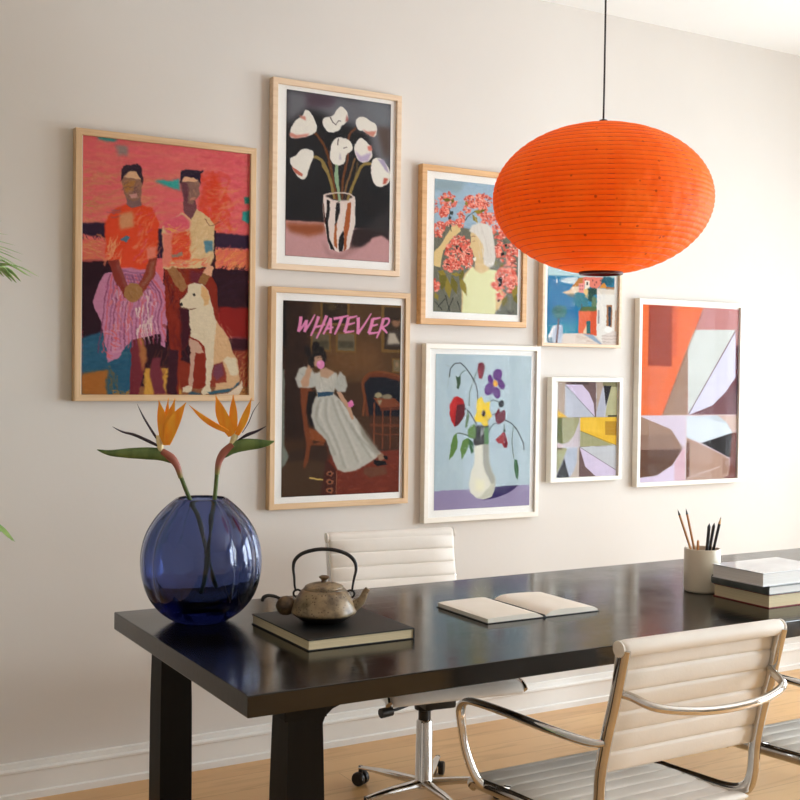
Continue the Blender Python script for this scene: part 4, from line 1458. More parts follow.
    c.poly([(400, 690), (470, 676), (600, 660), (655, 600), (650, 640), (560, 690), (420, 712)], (52, 92, 110), 2)
    c.poly([(420, 714), (560, 696), (650, 640), (670, 600), (680, 660), (640, 722), (430, 726)], (230, 208, 180), 1)
    c.poly([(280, 690), (345, 700), (345, 716), (240, 716)], (60, 92, 108), 3)
    c.poly([(450, 480), (520, 460), (530, 560), (480, 600), (440, 560)], (122, 62, 80), 8)
    c.hatch((260, 20, 450, 260), [(232, 218, 190), (210, 188, 152)], 40, 60, 8, 1.2, .4)
    c.hatch((450, 180, 600, 420), [(226, 186, 142), (206, 158, 112)], 40, 70, 10, 1.1, .4)
    c.z = (160, 215, 8)
    c.poly([(230, 620), (235, 560), (290, 540), (350, 550), (400, 600), (420, 680), (440, 740), (450, 830), (250, 830), (262, 760), (200, 750), (172, 720), (180, 680), (215, 650)], fur, 1, smooth=False)
    c.poly([(345, 560), (390, 590), (415, 660), (400, 720), (370, 730), (350, 640)], (222, 174, 118), 2)
    c.blob(190, 714, 16, 16, (30, 26, 30))
    c.blob(284, 634, 14, 11, (40, 30, 28))
    c.line([(182, 738), (240, 752), (300, 740)], 8, (110, 60, 44))
    c.warp(.5, 60, 120)
    c.warp(.9, 22, 34)
    c.grain(5, 40, 300)
    c.grain(4, 200, 120)
    return c.result()


# --- 2: white tulips in a striped vase
def art_tulips():
    c = Art((287, 89.4, 390.4, 104.2, 389.9, 261.7, 285.8, 255.9), 170, 240, (34, 32, 34), 5)
    c.z = (270, 75, 5.714)
    c.poly([(80, 60), (700, 60), (700, 700), (620, 560), (560, 330), (420, 270), (230, 190), (80, 300)], (112, 112, 118), 30)
    c.poly([(200, 60), (400, 60), (360, 180), (220, 190)], (84, 66, 78), 24)
    c.poly([(440, 90), (700, 90), (700, 330), (600, 250)], (116, 120, 126), 30)
    c.poly([(610, 300), (700, 300), (700, 460), (650, 470)], (92, 78, 72), 18)
    c.poly([(60, 360), (330, 330), (540, 400), (700, 600), (700, 800), (60, 800)], (32, 30, 32), 24)
    def cm(h, w, x): return x
    brn, olv = (108, 62, 30), (146, 124, 66)
    for pts, w, col in (([(258, 330), (310, 400), (350, 520), (380, 700)], 13, brn), ([(252, 464), (300, 490), (345, 590), (372, 705)], 17, olv), ([(385, 505), (378, 580), (392, 650), (395, 710)], 15, (150, 178, 140)),
                       ([(490, 300), (450, 350), (445, 470), (418, 600), (415, 700)], 12, (110, 64, 40)), ([(485, 470), (460, 560), (435, 640), (425, 700)], 10, (128, 96, 60)), ([(500, 490), (488, 580), (450, 690)], 9, (86, 70, 46)), ([(585, 505), (530, 510), (490, 590), (450, 700)], 15, olv)):
        c.line(pts, w, col)
    wh = (236, 231, 220)
    for pts in ([(205, 200), (240, 225), (268, 290), (260, 325), (215, 350), (150, 362), (118, 350), (125, 300), (150, 260), (185, 235)],
                [(402, 180), (440, 215), (442, 260), (410, 290), (390, 318), (340, 325), (305, 290), (305, 250), (340, 238), (365, 225)],
                [(500, 245), (535, 238), (570, 262), (605, 285), (606, 330), (590, 352), (550, 330), (530, 318), (505, 310), (488, 275)],
                [(365, 370), (395, 355), (450, 370), (472, 420), (440, 450), (420, 505), (370, 508), (345, 470), (350, 410)],
                [(515, 358), (550, 380), (575, 410), (582, 460), (560, 490), (520, 494), (490, 455), (484, 400)],
                [(190, 422), (240, 430), (253, 462), (230, 520), (205, 588), (165, 582), (130, 525), (118, 480), (150, 460)],
                [(600, 470), (640, 478), (680, 540), (680, 600), (640, 632), (600, 620), (578, 560), (580, 495)]):
        c.poly(pts, wh, 1, smooth=True)
    c.poly([(118, 330), (160, 345), (230, 335), (215, 352), (150, 366), (118, 352)], (214, 140, 124), 3)
    c.poly([(170, 232), (205, 240), (208, 262), (180, 250)], (206, 140, 124), 2)
    c.poly([(440, 225), (448, 262), (430, 270)], (170, 96, 90), 2)
    c.line([(345, 240), (358, 268), (378, 284)], 6, (70, 60, 60)); c.line([(375, 285), (392, 262), (405, 262)], 4, (90, 76, 72))
    c.poly([(528, 308), (560, 325), (608, 318), (590, 355), (550, 335)], (208, 138, 120), 3)
    c.poly([(556, 405), (580, 402), (585, 432), (560, 430)], (214, 126, 110), 2)
    c.poly([(486, 430), (520, 462), (582, 440), (562, 492), (515, 495)], (190, 172, 200), 6)
    c.line([(392, 360), (388, 400)], 6, (70, 58, 60)); c.line([(420, 418), (440, 410)], 5, (80, 60, 60))
    c.poly([(404, 440), (412, 480), (396, 485)], (200, 192, 196), 4)
    c.poly([(128, 520), (190, 565), (186, 580), (150, 560)], (190, 98, 78), 1)
    c.poly([(614, 478), (650, 480), (682, 560), (660, 540)], (176, 164, 190), 3)
    c.poly([(650, 585), (678, 590), (660, 618), (645, 620)], (190, 92, 74), 2)
    c.hatch((180, 250, 250, 320), [(242, 236, 220), (228, 222, 212)], 12, 40, 10, -.5, .4)
    c.z = (270, 150, 5.714)
    c.poly([(80, 400), (320, 412), (320, 430), (700, 460), (700, 700), (80, 700)], (198, 150, 150), 2)
    c.poly([(80, 415), (320, 420), (320, 470), (230, 492), (130, 470)], (150, 82, 50), 16)
    c.poly([(480, 450), (520, 440), (700, 440), (700, 530), (640, 485), (590, 505), (530, 550), (460, 565)], (48, 34, 34), 7)
    c.poly([(540, 450), (700, 300), (700, 500), (640, 470)], (62, 60, 60), 26, .6)
    c.poly([(585, 500), (640, 483), (690, 520), (690, 640), (560, 600)], (198, 150, 150), 6)
    # vase
    body = [(308, 255), (340, 240), (430, 236), (488, 262), (490, 300), (488, 420), (470, 490), (455, 560), (400, 580), (345, 562), (325, 480), (312, 400), (304, 320)]
    c.poly([(300, 500), (350, 590), (420, 592), (470, 540), (520, 560), (420, 620), (330, 600)], (160, 118, 116), 14, .7)
    c.poly(body, (230, 214, 204), 1)
    c.poly([(322, 262), (345, 248), (430, 244), (478, 264), (440, 286), (370, 284)], (48, 34, 32), 2)
    for pts, col in (([(325, 280), (345, 280), (345, 340), (335, 420), (345, 500), (375, 572), (350, 560), (330, 500), (318, 400), (328, 330)], (26, 22, 24)), ([(382, 290), (402, 290), (404, 340), (390, 400), (375, 430), (376, 360)], (28, 24, 26)),
                     ([(375, 430), (388, 405), (385, 470), (388, 560), (372, 545), (368, 480)], (168, 92, 44)), ([(445, 300), (466, 292), (465, 360), (455, 440), (445, 480), (440, 560), (425, 575), (428, 500), (425, 440)], (166, 88, 44)),
                     ([(402, 490), (425, 450), (428, 520), (418, 575), (398, 575), (395, 530)], (28, 24, 26)), ([(305, 300), (312, 300), (322, 420), (314, 410)], (90, 50, 40))):
        c.poly(pts, col, 1)
    for pts, w, col in (([(300, 80), (345, 160), (372, 275)], 14, olv), ([(335, 60), (362, 160), (384, 280)], 12, brn), ([(380, 80), (392, 220), (400, 285)], 14, (150, 178, 140)), ([(432, 80), (418, 190), (415, 280)], 10, brn), ([(500, 140), (462, 230), (446, 282)], 14, olv)):
        c.line(pts, w, col)
    c.line([(308, 258), (342, 246), (432, 240), (486, 264)], 6, (224, 206, 196)); c.line([(322, 272), (370, 292), (440, 294), (486, 270)], 6, (224, 206, 196))
    c.warp(.25, 50, 70); c.grain(3, 70, 100)
    return c.result()


# --- 3: woman in a white dress, pink lettering
def art_whatever():
    c = Art((283.4, 299.6, 401, 306.6, 399, 492, 281.9, 496.6), 190, 305, (66, 42, 24), 7)
    c.z = (265, 285, 5.333)
    c.poly([(90, 60), (740, 60), (740, 520), (90, 520)], (82, 56, 30), 10)
    c.poly([(330, 300), (600, 320), (620, 480), (330, 480)], (104, 70, 38), 50)
    c.poly([(90, 60), (250, 60), (230, 820), (90, 820)], (46, 28, 20), 20)
    c.poly([(90, 60), (120, 60), (115, 330), (90, 350)], (20, 18, 18), 8)
    c.hatch((120, 100, 200, 780), [(58, 36, 24), (38, 24, 18)], 60, 120, 8, 1.57, .4, .05)
    c.hatch((230, 100, 720, 480), [(92, 62, 32), (74, 50, 28), (110, 76, 42)], 160, 60, 12, .2, .18, 1)
    # pictures on the painted wall
    def pic(x0, y0, x1, y1, inner, b=10):
        c.poly([(x0, y0), (x1, y0 + 4), (x1, y1 + 4), (x0, y1)], (112, 82, 38), 1)
        c.poly([(x0 + b, y0 + b), (x1 - b, y0 + b + 4), (x1 - b, y1 - b + 4), (x0 + b, y1 - b)], inner, 1)
    pic(295, 85, 450, 215, (44, 32, 22), 13)
    c.blob(360, 120, 24, 20, (70, 56, 30), blur=8); c.blob(410, 150, 18, 30, (56, 44, 28), blur=8)
    pic(245, 250, 352, 352, (96, 84, 60)); pic(378, 252, 486, 358, (104, 94, 72))
    c.poly([(392, 300), (474, 305), (474, 340), (392, 338)], (74, 66, 48), 6); c.poly([(262, 300), (340, 300), (340, 335), (262, 335)], (70, 62, 44), 6)
    pic(618, 108, 760, 362, (56, 42, 30), 16)
    c.blob(698, 205, 22, 26, (140, 100, 74), blur=5); c.poly([(672, 195), (690, 172), (716, 180), (712, 200), (690, 195)], (44, 30, 22), 3)
    c.poly([(640, 330), (655, 262), (690, 245), (740, 260), (740, 335)], (66, 54, 46), 6); c.poly([(652, 322), (660, 262), (690, 262), (720, 320)], (176, 164, 146), 5)
    pic(676, 395, 745, 470, (112, 98, 70), 7); c.blob(703, 430, 9, 14, (150, 120, 90), blur=3)
    # sofa
    c.poly([(520, 520), (560, 470), (640, 470), (740, 500), (740, 700), (600, 710), (540, 700)], (104, 50, 26), 3)
    c.poly([(530, 530), (560, 495), (640, 495), (740, 525), (740, 720), (560, 720)], (20, 20, 30), 3)
    c.line([(522, 700), (530, 600), (520, 520), (560, 472), (640, 468), (740, 500)], 12, (116, 62, 30))
    c.z = (265, 380, 5.333)
    c.poly([(80, 400), (330, 330), (740, 360), (740, 640), (80, 640)], (54, 36, 26), 8)
    c.poly([(80, 440), (240, 420), (330, 440), (300, 620), (80, 640)], (72, 50, 32), 10)
    c.poly([(340, 400), (740, 370), (740, 640), (300, 640)], (112, 44, 28), 6)
    c.hatch((340, 400, 725, 620), [(130, 56, 34), (84, 30, 22), (150, 70, 44), (100, 40, 26)], 130, 36, 7, .3, .5, .8)
    c.poly([(330, 420), (385, 480), (382, 610), (300, 620)], (70, 30, 22), 3)
    for y in (495, 540, 585):
        c.blob(348, y, 20, 14, (150, 90, 60), jag=.2); c.blob(348, y, 9, 7, (40, 24, 20))
    c.line([(384, 480), (382, 610)], 3, (150, 90, 60))
    c.line([(240, 518), (312, 528)], 8, (214, 180, 96))
    c.poly([(560, 190), (740, 200), (740, 360), (600, 370), (550, 300)], (70, 40, 24), 6)
    c.line([(560, 240), (740, 245)], 16, (96, 50, 28))
    # side table
    c.poly([(575, 95), (690, 100), (730, 140), (615, 150)], (120, 62, 36), 1)
    c.poly([(615, 150), (730, 140), (730, 160), (615, 164)], (90, 42, 26), 1)
    for x, y0 in ((582, 120), (627, 160), (668, 150)):
        c.line([(x, y0), (x - 2, 370)], 7, (116, 60, 34))
    c.line([(580, 280), (630, 292), (720, 290)], 6, (110, 56, 32))
    c.blob(605, 85, 20, 16, (158, 146, 110), blur=3, jag=.2); c.blob(650, 92, 28, 14, (132, 120, 96), blur=3); c.poly([(600, 110), (625, 110), (612, 142)], (150, 140, 110), 2)
    # white cloth at left edge
    c.poly([(85, -60), (108, -60), (108, 350), (132, 400), (118, 440), (85, 480)], (126, 130, 118), 3)
    # chair
    c.poly([(190, 30), (235, 30), (258, 60), (232, 90), (222, 170), (238, 260), (262, 340), (320, 320), (320, 350), (250, 345), (236, 430), (215, 470), (208, 460), (226, 350), (210, 250), (196, 130)], (122, 62, 32), 2)
    c.poly([(235, 60), (275, 60), (270, 250), (245, 240), (228, 160)], (24, 18, 18), 3)
    c.poly([(236, 250), (330, 290), (325, 330), (250, 320)], (136, 72, 36), 3)
    c.line([(330, 330), (345, 420)], 10, (80, 42, 26))
    # dress
    dr = (186, 182, 170)
    c.poly([(275, 85), (365, 70), (400, 100), (440, 150), (500, 220), (540, 290), (600, 370), (625, 395), (560, 440), (490, 480), (430, 492), (390, 475), (365, 420), (330, 320), (270, 260), (250, 190), (258, 130)], dr, 2, smooth=False)
    for k, pts in enumerate(([(300, 100), (280, 180), (330, 290), (380, 400)], [(330, 100), (330, 200), (380, 320), (430, 470)], [(360, 95), (390, 190), (440, 300), (500, 440)], [(390, 110), (440, 210), (500, 310), (570, 420)], [(290, 140), (275, 210), (320, 280)], [(460, 230), (500, 300), (590, 390)])):
        c.line(pts, 13, (148, 144, 132), .5, blur=6); c.line([(x + 16, y) for x, y in pts], 10, (210, 206, 196), .5, blur=6)
    c.poly([(500, 220), (560, 300), (620, 390), (600, 400), (520, 300)], (128, 120, 106), 8, .7)
    # feet
    c.poly([(600, 400), (630, 392), (640, 420), (610, 436)], (150, 120, 96), 2)
    c.poly([(580, 425), (640, 432), (652, 450), (600, 458), (578, 445)], (22, 18, 20), 1); c.poly([(630, 400), (655, 405), (655, 425), (635, 420)], (22, 18, 20), 1)
    c.poly([(530, 465), (640, 462), (655, 500), (560, 520), (525, 495)], (104, 62, 42), 4)
    c.z = (265, 285, 5.333)
    # torso, sleeves, arms, head
    c.poly([(270, 470), (330, 455), (385, 470), (392, 520), (362, 590), (285, 592), (272, 540), (255, 500)], (188, 184, 172), 2)
    c.poly([(385, 500), (400, 462), (430, 490), (442, 540), (430, 572), (390, 572), (372, 545)], (176, 174, 164), 2)
    c.poly([(165, 500), (185, 445), (215, 432), (245, 450), (275, 480), (275, 540), (240, 550), (180, 545)], (184, 182, 172), 2)
    c.hatch((175, 440, 270, 540), [(150, 148, 138), (206, 204, 194)], 16, 36, 6, .9, .4); c.hatch((390, 470, 436, 565), [(150, 148, 138), (202, 200, 190)], 14, 36, 6, 1.3, .4)
    c.hatch((280, 480, 380, 570), [(156, 152, 140), (208, 204, 194)], 18, 36, 7, 1.2, .4)
    c.poly([(295, 445), (330, 442), (372, 466), (340, 498), (300, 488)], (182, 146, 118), 3)
    sk = (190, 148, 118)
    c.poly([(282, 570), (365, 568), (364, 586), (286, 596)], (42, 74, 98), 1)
    c.poly([(235, 420), (252, 415), (256, 440), (240, 500), (236, 540), (205, 545), (192, 515), (215, 480)], sk, 2)
    c.poly([(382, 568), (405, 570), (430, 610), (456, 645), (470, 690), (475, 715), (462, 718), (452, 690), (438, 655), (405, 610)], sk, 1)
    c.blob(283, 395, 30, 42, (186, 146, 118), .1, 2)
    c.poly([(250, 420), (246, 380), (262, 360), (300, 355), (325, 375), (322, 420), (312, 445), (316, 395), (300, 378), (268, 382), (262, 440), (245, 445)], (30, 22, 20), 2)
    c.blob(272, 332, 20, 30, (28, 20, 20), .2, 2, jag=.1); c.blob(232, 352, 16, 32, (28, 20, 20), -.3, 2, jag=.1); c.blob(300, 352, 20, 22, (30, 22, 20), .4, 2, jag=.1); c.blob(318, 385, 12, 30, (30, 22, 20), 0, 2); c.blob(245, 405, 14, 26, (32, 24, 22), 0, 2)
    c.line([(276, 388), (290, 384)], 3, (60, 40, 34)); c.line([(296, 384), (306, 386)], 3, (60, 40, 34))
    c.blob(298, 423, 21, 23, (222, 134, 180)); c.blob(292, 415, 6, 7, (236, 170, 204), blur=3)
    c.blob(457, 636, 16, 16, (220, 116, 170), jag=.2); c.blob(462, 622, 8, 9, (228, 134, 184), jag=.2)
    c.warp(.3, 60, 90); c.grain(4, 60, 90)
    # lettering
    pk = (230, 138, 184)
    def st(a, b, w=13, w1=8):
        mx_, my_ = (a[0] + b[0]) / 2 + 2, (a[1] + b[1]) / 2 + 1
        c.line([a, (mx_, my_), b], w * 1.25, pk, .97, w1=w1 * 1.3)
    st((194, 168), (180, 248), 14, 12); st((180, 248), (222, 190), 11, 9); st((224, 186), (212, 250), 13, 11); st((212, 250), (268, 158), 11, 5)
    st((288, 168), (246, 272), 14, 7); st((330, 164), (276, 286), 14, 6); st((262, 226), (322, 212), 11, 6)
    st((352, 178), (312, 264), 13, 8); st((350, 178), (350, 258), 14, 9); st((322, 236), (366, 226), 10, 6)
    st((366, 182), (446, 166), 13, 6); st((412, 172), (372, 266), 14, 7)
    st((446, 176), (424, 254), 14, 12); st((446, 178), (492, 168), 12, 5); st((436, 214), (480, 204), 11, 5); st((424, 254), (476, 248), 12, 6)
    st((496, 176), (494, 264), 14, 11); st((494, 264), (566, 156), 12, 4)
    st((574, 184), (552, 262), 14, 12); st((572, 186), (616, 178), 12, 5); st((562, 222), (602, 214), 11, 5); st((552, 262), (606, 256), 12, 5)
    st((632, 184), (594, 288), 14, 6)
    c.line([(626, 188), (654, 184), (660, 200), (646, 220), (616, 232)], 12, pk, .97, w1=9)
    st((622, 230), (650, 262), 13, 7)
    return c.result()


# --- 4: pale-haired woman among coral blossoms
def art_blossoms():
    c = Art((434.5, 178.8, 518.2, 187.8, 517.8, 315.8, 432.7, 310.8), 150, 235, (160, 186, 204), 9)
    c.z = (415, 160, 6.667)
    c.hatch((120, 110, 700, 500), [(150, 178, 200), (176, 196, 212), (142, 166, 184), (166, 190, 214)], 120, 90, 26, .1, .4)
    c.poly([(120, 120), (330, 135), (300, 220), (120, 200)], (146, 166, 172), 20, .8)
    c.z = (415, 225, 6.667)
    c.poly([(110, 60), (230, -20), (330, 20), (700, 60), (700, 640), (110, 640)], (112, 112, 98), 4)
    c.hatch((118, 40, 330, 600), [(78, 80, 70), (134, 134, 118), (98, 100, 88)], 110, 60, 10, 1.3, .5, .3)
    c.hatch((530, 100, 690, 600), [(78, 80, 70), (134, 134, 118), (98, 100, 88)], 110, 50, 10, 1.3, .5, .3)
    for p in ([(130, 500), (180, 560)], [(200, 460), (230, 570)], [(250, 480), (210, 580)], [(590, 540), (640, 600)], [(150, 540), (200, 480)], [(280, 500), (300, 570)]):
        c.line(p, 6, (40, 42, 38), .8, smooth=False)
    # body
    c.poly([(380, 270), (410, 300), (490, 295), (540, 330), (600, 470), (560, 560), (520, 590), (310, 590), (310, 400), (330, 320)], (222, 192, 136), 2)
    c.poly([(380, 270), (400, 300), (440, 320), (490, 290), (540, 300), (548, 400), (530, 610), (312, 610), (318, 450), (310, 380), (340, 320)], (226, 226, 172), 1)
    c.hatch((320, 320, 530, 600), [(232, 232, 184), (214, 216, 158)], 40, 90, 14, 1.5, .35, .1)
    c.poly([(395, 200), (450, 220), (500, 270), (480, 300), (430, 318), (395, 290)], (220, 190, 136), 1)
    c.z = (415, 160, 6.667)
    c.poly([(240, 440), (275, 425), (300, 440), (300, 470), (240, 520), (185, 600), (165, 710), (110, 690), (110, 620), (170, 560)], (224, 196, 138), 1)
    leaf = (112, 104, 38); leaf2 = (146, 130, 50)
    co = [(228, 106, 88), (238, 128, 108), (214, 88, 72), (244, 150, 130), (232, 116, 96)]
    def bunch(x, y, rx, ry, n):
        for _ in range(n):
            r = math.sqrt(c.rng.random()); t_ = c.rng.random() * 6.283
            c.blob(x + rx * r * math.cos(t_), y + ry * r * math.sin(t_), c.rng.uniform(8, 17), c.rng.uniform(5, 10), co[c.rng.integers(5)], c.rng.random() * 3, 1, .9, 9, .3)
        for _ in range(n // 3):
            r = math.sqrt(c.rng.random()); t_ = c.rng.random() * 6.283
            c.blob(x + rx * r * math.cos(t_), y + ry * r * math.sin(t_), c.rng.uniform(6, 12), 3.5, (250, 190, 168), c.rng.random() * 3, 1, .8)
        for _ in range(n // 4):
            r = math.sqrt(c.rng.random()); t_ = c.rng.random() * 6.283
            c.blob(x + rx * r * math.cos(t_), y + ry * r * math.sin(t_), c.rng.uniform(5, 10), 4, (170, 56, 48), c.rng.random() * 3, 1, .7)
    def lf(x, y, L, w_, a, col):
        dx, dy = math.cos(a), math.sin(a)
        c.poly([(x, y), (x + dx * L * .5 - dy * w_, y + dy * L * .5 + dx * w_), (x + dx * L, y + dy * L), (x + dx * L * .5 + dy * w_, y + dy * L * .5 - dx * w_)], col, 1)
    c.line([(215, 270), (230, 350), (222, 400), (240, 470)], 5, (50, 60, 60)); c.line([(400, 340), (350, 370), (330, 400)], 5, (50, 60, 60)); c.blob(240, 350, 12, 12, (60, 70, 70), jag=.3); c.blob(228, 385, 9, 16, (60, 70, 70), jag=.3)
    bunch(222, 265, 60, 48, 50); lf(180, 262, 60, 14, .1, leaf); lf(240, 290, 40, 12, -1.2, leaf); c.blob(190, 345, 32, 34, co[0], 0, 1, 1, 14, .2)
    bunch(190, 345, 30, 34, 24); bunch(412, 275, 90, 48, 110); bunch(440, 345, 36, 28, 20); bunch(340, 330, 20, 24, 10); bunch(155, 455, 40, 55, 44); bunch(135, 310, 12, 40, 12)
    bunch(300, 395, 24, 50, 26); bunch(270, 415, 34, 22, 18); bunch(230, 420, 30, 20, 14); bunch(500, 390, 70, 40, 60); bunch(560, 470, 50, 60, 50); bunch(650, 590, 50, 60, 50); bunch(560, 590, 34, 60, 40)
    lf(330, 270, 40, 10, 1.2, leaf2); lf(385, 340, 60, 14, .1, leaf2); lf(375, 360, 70, 15, 1.0, leaf2); lf(420, 340, 50, 10, -.2, leaf)
    bunch(290, 610, 90, 110, 190); bunch(240, 690, 50, 50, 40); bunch(350, 660, 30, 60, 30)
    for x, y in ((300, 590), (275, 580), (215, 690), (350, 620)):
        c.blob(x, y, 14, 6, (40, 34, 34), c.rng.random() * 3, 1, .9, 9, .3)
    c.z = (415, 225, 6.667)
    bunch(620, 250, 50, 70, 50); bunch(600, 340, 70, 60, 110); bunch(640, 390, 50, 60, 60); bunch(550, 400, 40, 30, 30); bunch(570, 470, 30, 30, 16); bunch(138, 395, 22, 40, 20)
    for x, y, r in ((562, 360, 14), (565, 395, 12), (556, 500, 10), (580, 190, 10), (570, 375, 10), (600, 130, 8)):
        c.blob(x, y, r, r * 1.3, (32, 26, 28), .4, 1, .95, 9, .3)
    for x, y, L, w_, a, col in ((160, 290, 120, 26, 1.2, leaf), (200, 320, 110, 28, 1.8, leaf), (210, 340, 150, 24, 1.45, leaf2), (240, 330, 130, 26, 1.3, leaf), (290, 330, 150, 22, 1.2, leaf2), (320, 290, 80, 18, 1.9, leaf), (150, 300, 60, 20, .4, leaf2), (130, 440, 60, 14, 1.2, leaf2), (610, 470, 80, 22, 1.9, leaf), (650, 450, 90, 20, 1.1, leaf), (680, 400, 90, 22, 1.9, leaf2), (540, 270, 40, 12, -1.8, leaf), (560, 250, 40, 12, .8, leaf), (235, 320, 70, 14, .1, leaf2)):
        lf(x, y, L, w_, a, col)
    # head and hair
    c.z = (415, 160, 6.667)
    c.poly([(365, 480), (380, 450), (430, 440), (470, 520), (460, 640), (430, 660), (395, 655), (385, 620), (375, 590), (362, 575), (368, 540)], (224, 196, 144), 1)
    c.poly([(358, 470), (375, 435), (420, 420), (475, 425), (510, 460), (525, 540), (535, 640), (525, 700), (490, 715), (455, 690), (455, 600), (450, 560), (430, 530), (400, 490), (370, 480)], (222, 216, 206), 2)
    c.hatch((400, 430, 525, 690), [(234, 230, 222), (204, 196, 184)], 40, 110, 7, 1.35, .4, .12)
    c.line([(372, 508), (384, 502), (398, 506)], 4, (150, 90, 66)); c.line([(378, 540), (394, 534)], 3, (170, 110, 84))
    c.blob(372, 602, 8, 5, (214, 110, 92))
    c.poly([(380, 650), (400, 640), (406, 660), (390, 670)], (240, 236, 220), 1)
    c.warp(.2, 40, 60); c.grain(3, 60, 90)
    return c.result()


# --- 5: flowers in a white bottle vase on blue
def art_bottle():
    c = Art((435, 353.5, 531, 356.3, 528.9, 505.6, 434.1, 509.7), 160, 250, (178, 197, 206), 11)
    c.z = (420, 340, 6.154)
    c.hatch((90, 80, 690, 900), [(172, 192, 202), (186, 204, 210), (180, 200, 206)], 70, 300, 60, 1.5, .35, .08)
    gr = (70, 84, 66); bk = (52, 54, 56)
    for pts, w_, col in (([(175, 230), (185, 175), (215, 145), (255, 150), (310, 220), (345, 300), (350, 380)], 6, bk), ([(150, 150), (180, 165)], 2, (150, 160, 150)), ([(165, 290), (175, 200)], 2, (150, 165, 160)), ([(278, 186), (250, 205), (235, 235)], 4, gr),
                        ([(352, 170), (325, 250), (300, 330), (298, 410)], 4, gr), ([(272, 420), (310, 460), (345, 520)], 7, bk), ([(225, 572), (270, 580), (315, 600), (335, 620)], 6, gr), ([(415, 385), (428, 350)], 4, (140, 160, 150)),
                        ([(420, 385), (445, 372), (480, 385)], 5, bk), ([(415, 500), (435, 465), (460, 455)], 5, bk), ([(515, 495), (560, 520), (600, 570), (632, 640), (632, 680)], 6, bk), ([(570, 535), (562, 620), (572, 730)], 4, gr),
                        ([(420, 570), (435, 530), (460, 515)], 5, bk), ([(512, 520), (515, 560)], 4, gr)):
        c.line(pts, w_, col)
    c.poly([(213, 222), (228, 228), (246, 222), (246, 270), (232, 304), (220, 298), (224, 260)], (56, 82, 58), smooth=False)
    c.poly([(350, 150), (365, 136), (388, 145), (396, 175), (384, 215), (376, 240), (356, 236), (350, 200)], (112, 24, 44), 1); c.poly([(352, 180), (370, 175), (372, 235), (356, 236)], (150, 36, 50), 1)
    # red poppy
    c.poly([(182, 400), (205, 355), (225, 345), (262, 365), (272, 410), (272, 465), (240, 515), (212, 537), (188, 495), (178, 450)], (178, 32, 36), 1); c.poly([(225, 400), (272, 395), (272, 465), (240, 515), (212, 535), (215, 460)], (94, 24, 34), 1)
    c.poly([(182, 400), (205, 355), (225, 350), (215, 420), (195, 480)], (198, 46, 44), 3)
    # purple
    pu = (92, 40, 120)
    for x, y, rx, ry, a in ((472, 215, 28, 36, .1), (428, 245, 16, 32, -.2), (494, 275, 20, 32, -.4), (420, 305, 28, 40, .35), (468, 328, 22, 36, -.2)):
        c.blob(x, y, rx, ry, pu, a, 1, n=30)
        c.line([(457, 270), (x, y)], 3, (64, 24, 92), .6, smooth=False)
    c.blob(486, 210, 14, 26, (112, 58, 144), .2, 5, .5); c.blob(412, 300, 12, 24, (120, 64, 150), .3, 5, .5)
    c.blob(457, 270, 16, 22, (222, 148, 62), 0, 1, jag=.15); c.blob(455, 272, 7, 12, (240, 190, 90))
    # leaves and bouquet base
    gl = (92, 128, 62)
    c.poly([(335, 530), (395, 530), (420, 520), (418, 640), (380, 655), (330, 640)], (44, 44, 46), 2)
    c.poly([(290, 550), (330, 515), (342, 560), (336, 608), (300, 600), (290, 575)], gl, 1); c.poly([(388, 545), (418, 535), (418, 660), (392, 660)], (90, 134, 84), 1)
    c.line([(375, 540), (372, 600)], 6, (170, 178, 176)); c.line([(390, 540), (380, 580)], 5, (190, 190, 190)); c.line([(352, 540), (365, 640)], 8, (24, 26, 28))
    c.poly([(222, 572), (230, 620), (225, 670), (205, 705), (178, 738), (188, 640), (205, 590)], gl, 1); c.poly([(300, 600), (262, 615), (245, 670), (256, 738), (280, 690), (300, 640)], gl, 1)
    c.poly([(295, 600), (325, 630), (328, 690), (315, 702), (300, 660)], (52, 92, 60), 1); c.poly([(290, 440), (300, 470), (290, 530), (280, 548), (274, 530), (280, 480)], (104, 128, 100), 1)
    # yellow
    c.poly([(350, 365), (375, 350), (392, 390), (428, 378), (424, 430), (438, 470), (412, 495), (415, 525), (390, 532), (368, 508), (340, 505), (330, 480), (345, 440), (340, 410)], (240, 206, 44), 1, smooth=False)
    c.poly([(360, 380), (376, 370), (380, 430), (350, 440)], (248, 220, 80), 5, .7); c.poly([(392, 470), (420, 470), (405, 520)], (222, 180, 36), 5, .8)
    c.blob(386, 453, 12, 21, (48, 32, 26), 0, 1); c.blob(382, 446, 5, 9, (110, 76, 40))
    c.blob(496, 396, 17, 22, (32, 34, 40), .2, 1)
    wn = (108, 22, 44)
    c.poly([(458, 455), (480, 420), (492, 450), (512, 430), (522, 450), (518, 490), (500, 512), (475, 525), (460, 500)], wn, 1); c.line([(488, 450), (492, 510)], 4, (70, 12, 30))
    c.poly([(460, 615), (495, 585), (505, 570), (520, 575), (536, 640), (532, 665), (510, 665), (500, 635), (478, 640)], (158, 38, 44), 1); c.poly([(512, 565), (524, 600), (534, 660), (515, 660)], (110, 24, 40), 1)
    c.blob(516, 560, 8, 10, (50, 60, 50))
    c.z = (420, 400, 6.154)
    c.poly([(575, 365), (592, 370), (604, 420), (598, 495), (588, 480), (574, 420)], (48, 92, 56), 1); c.line([(580, 370), (596, 490)], 3, (90, 130, 90))
    # table and vase
    c.poly([(80, 555), (330, 545), (700, 520), (700, 700), (80, 700)], (150, 138, 174), 1)
    c.poly([(450, 535), (520, 528), (605, 524), (560, 560), (470, 600), (380, 614), (420, 590)], (44, 30, 88), 1, smooth=False)
    c.poly([(332, 275), (420, 275), (422, 380), (440, 440), (462, 480), (458, 540), (440, 590), (400, 608), (350, 602), (310, 570), (298, 510), (310, 450), (330, 390)], (224, 222, 206), 1, smooth=False)
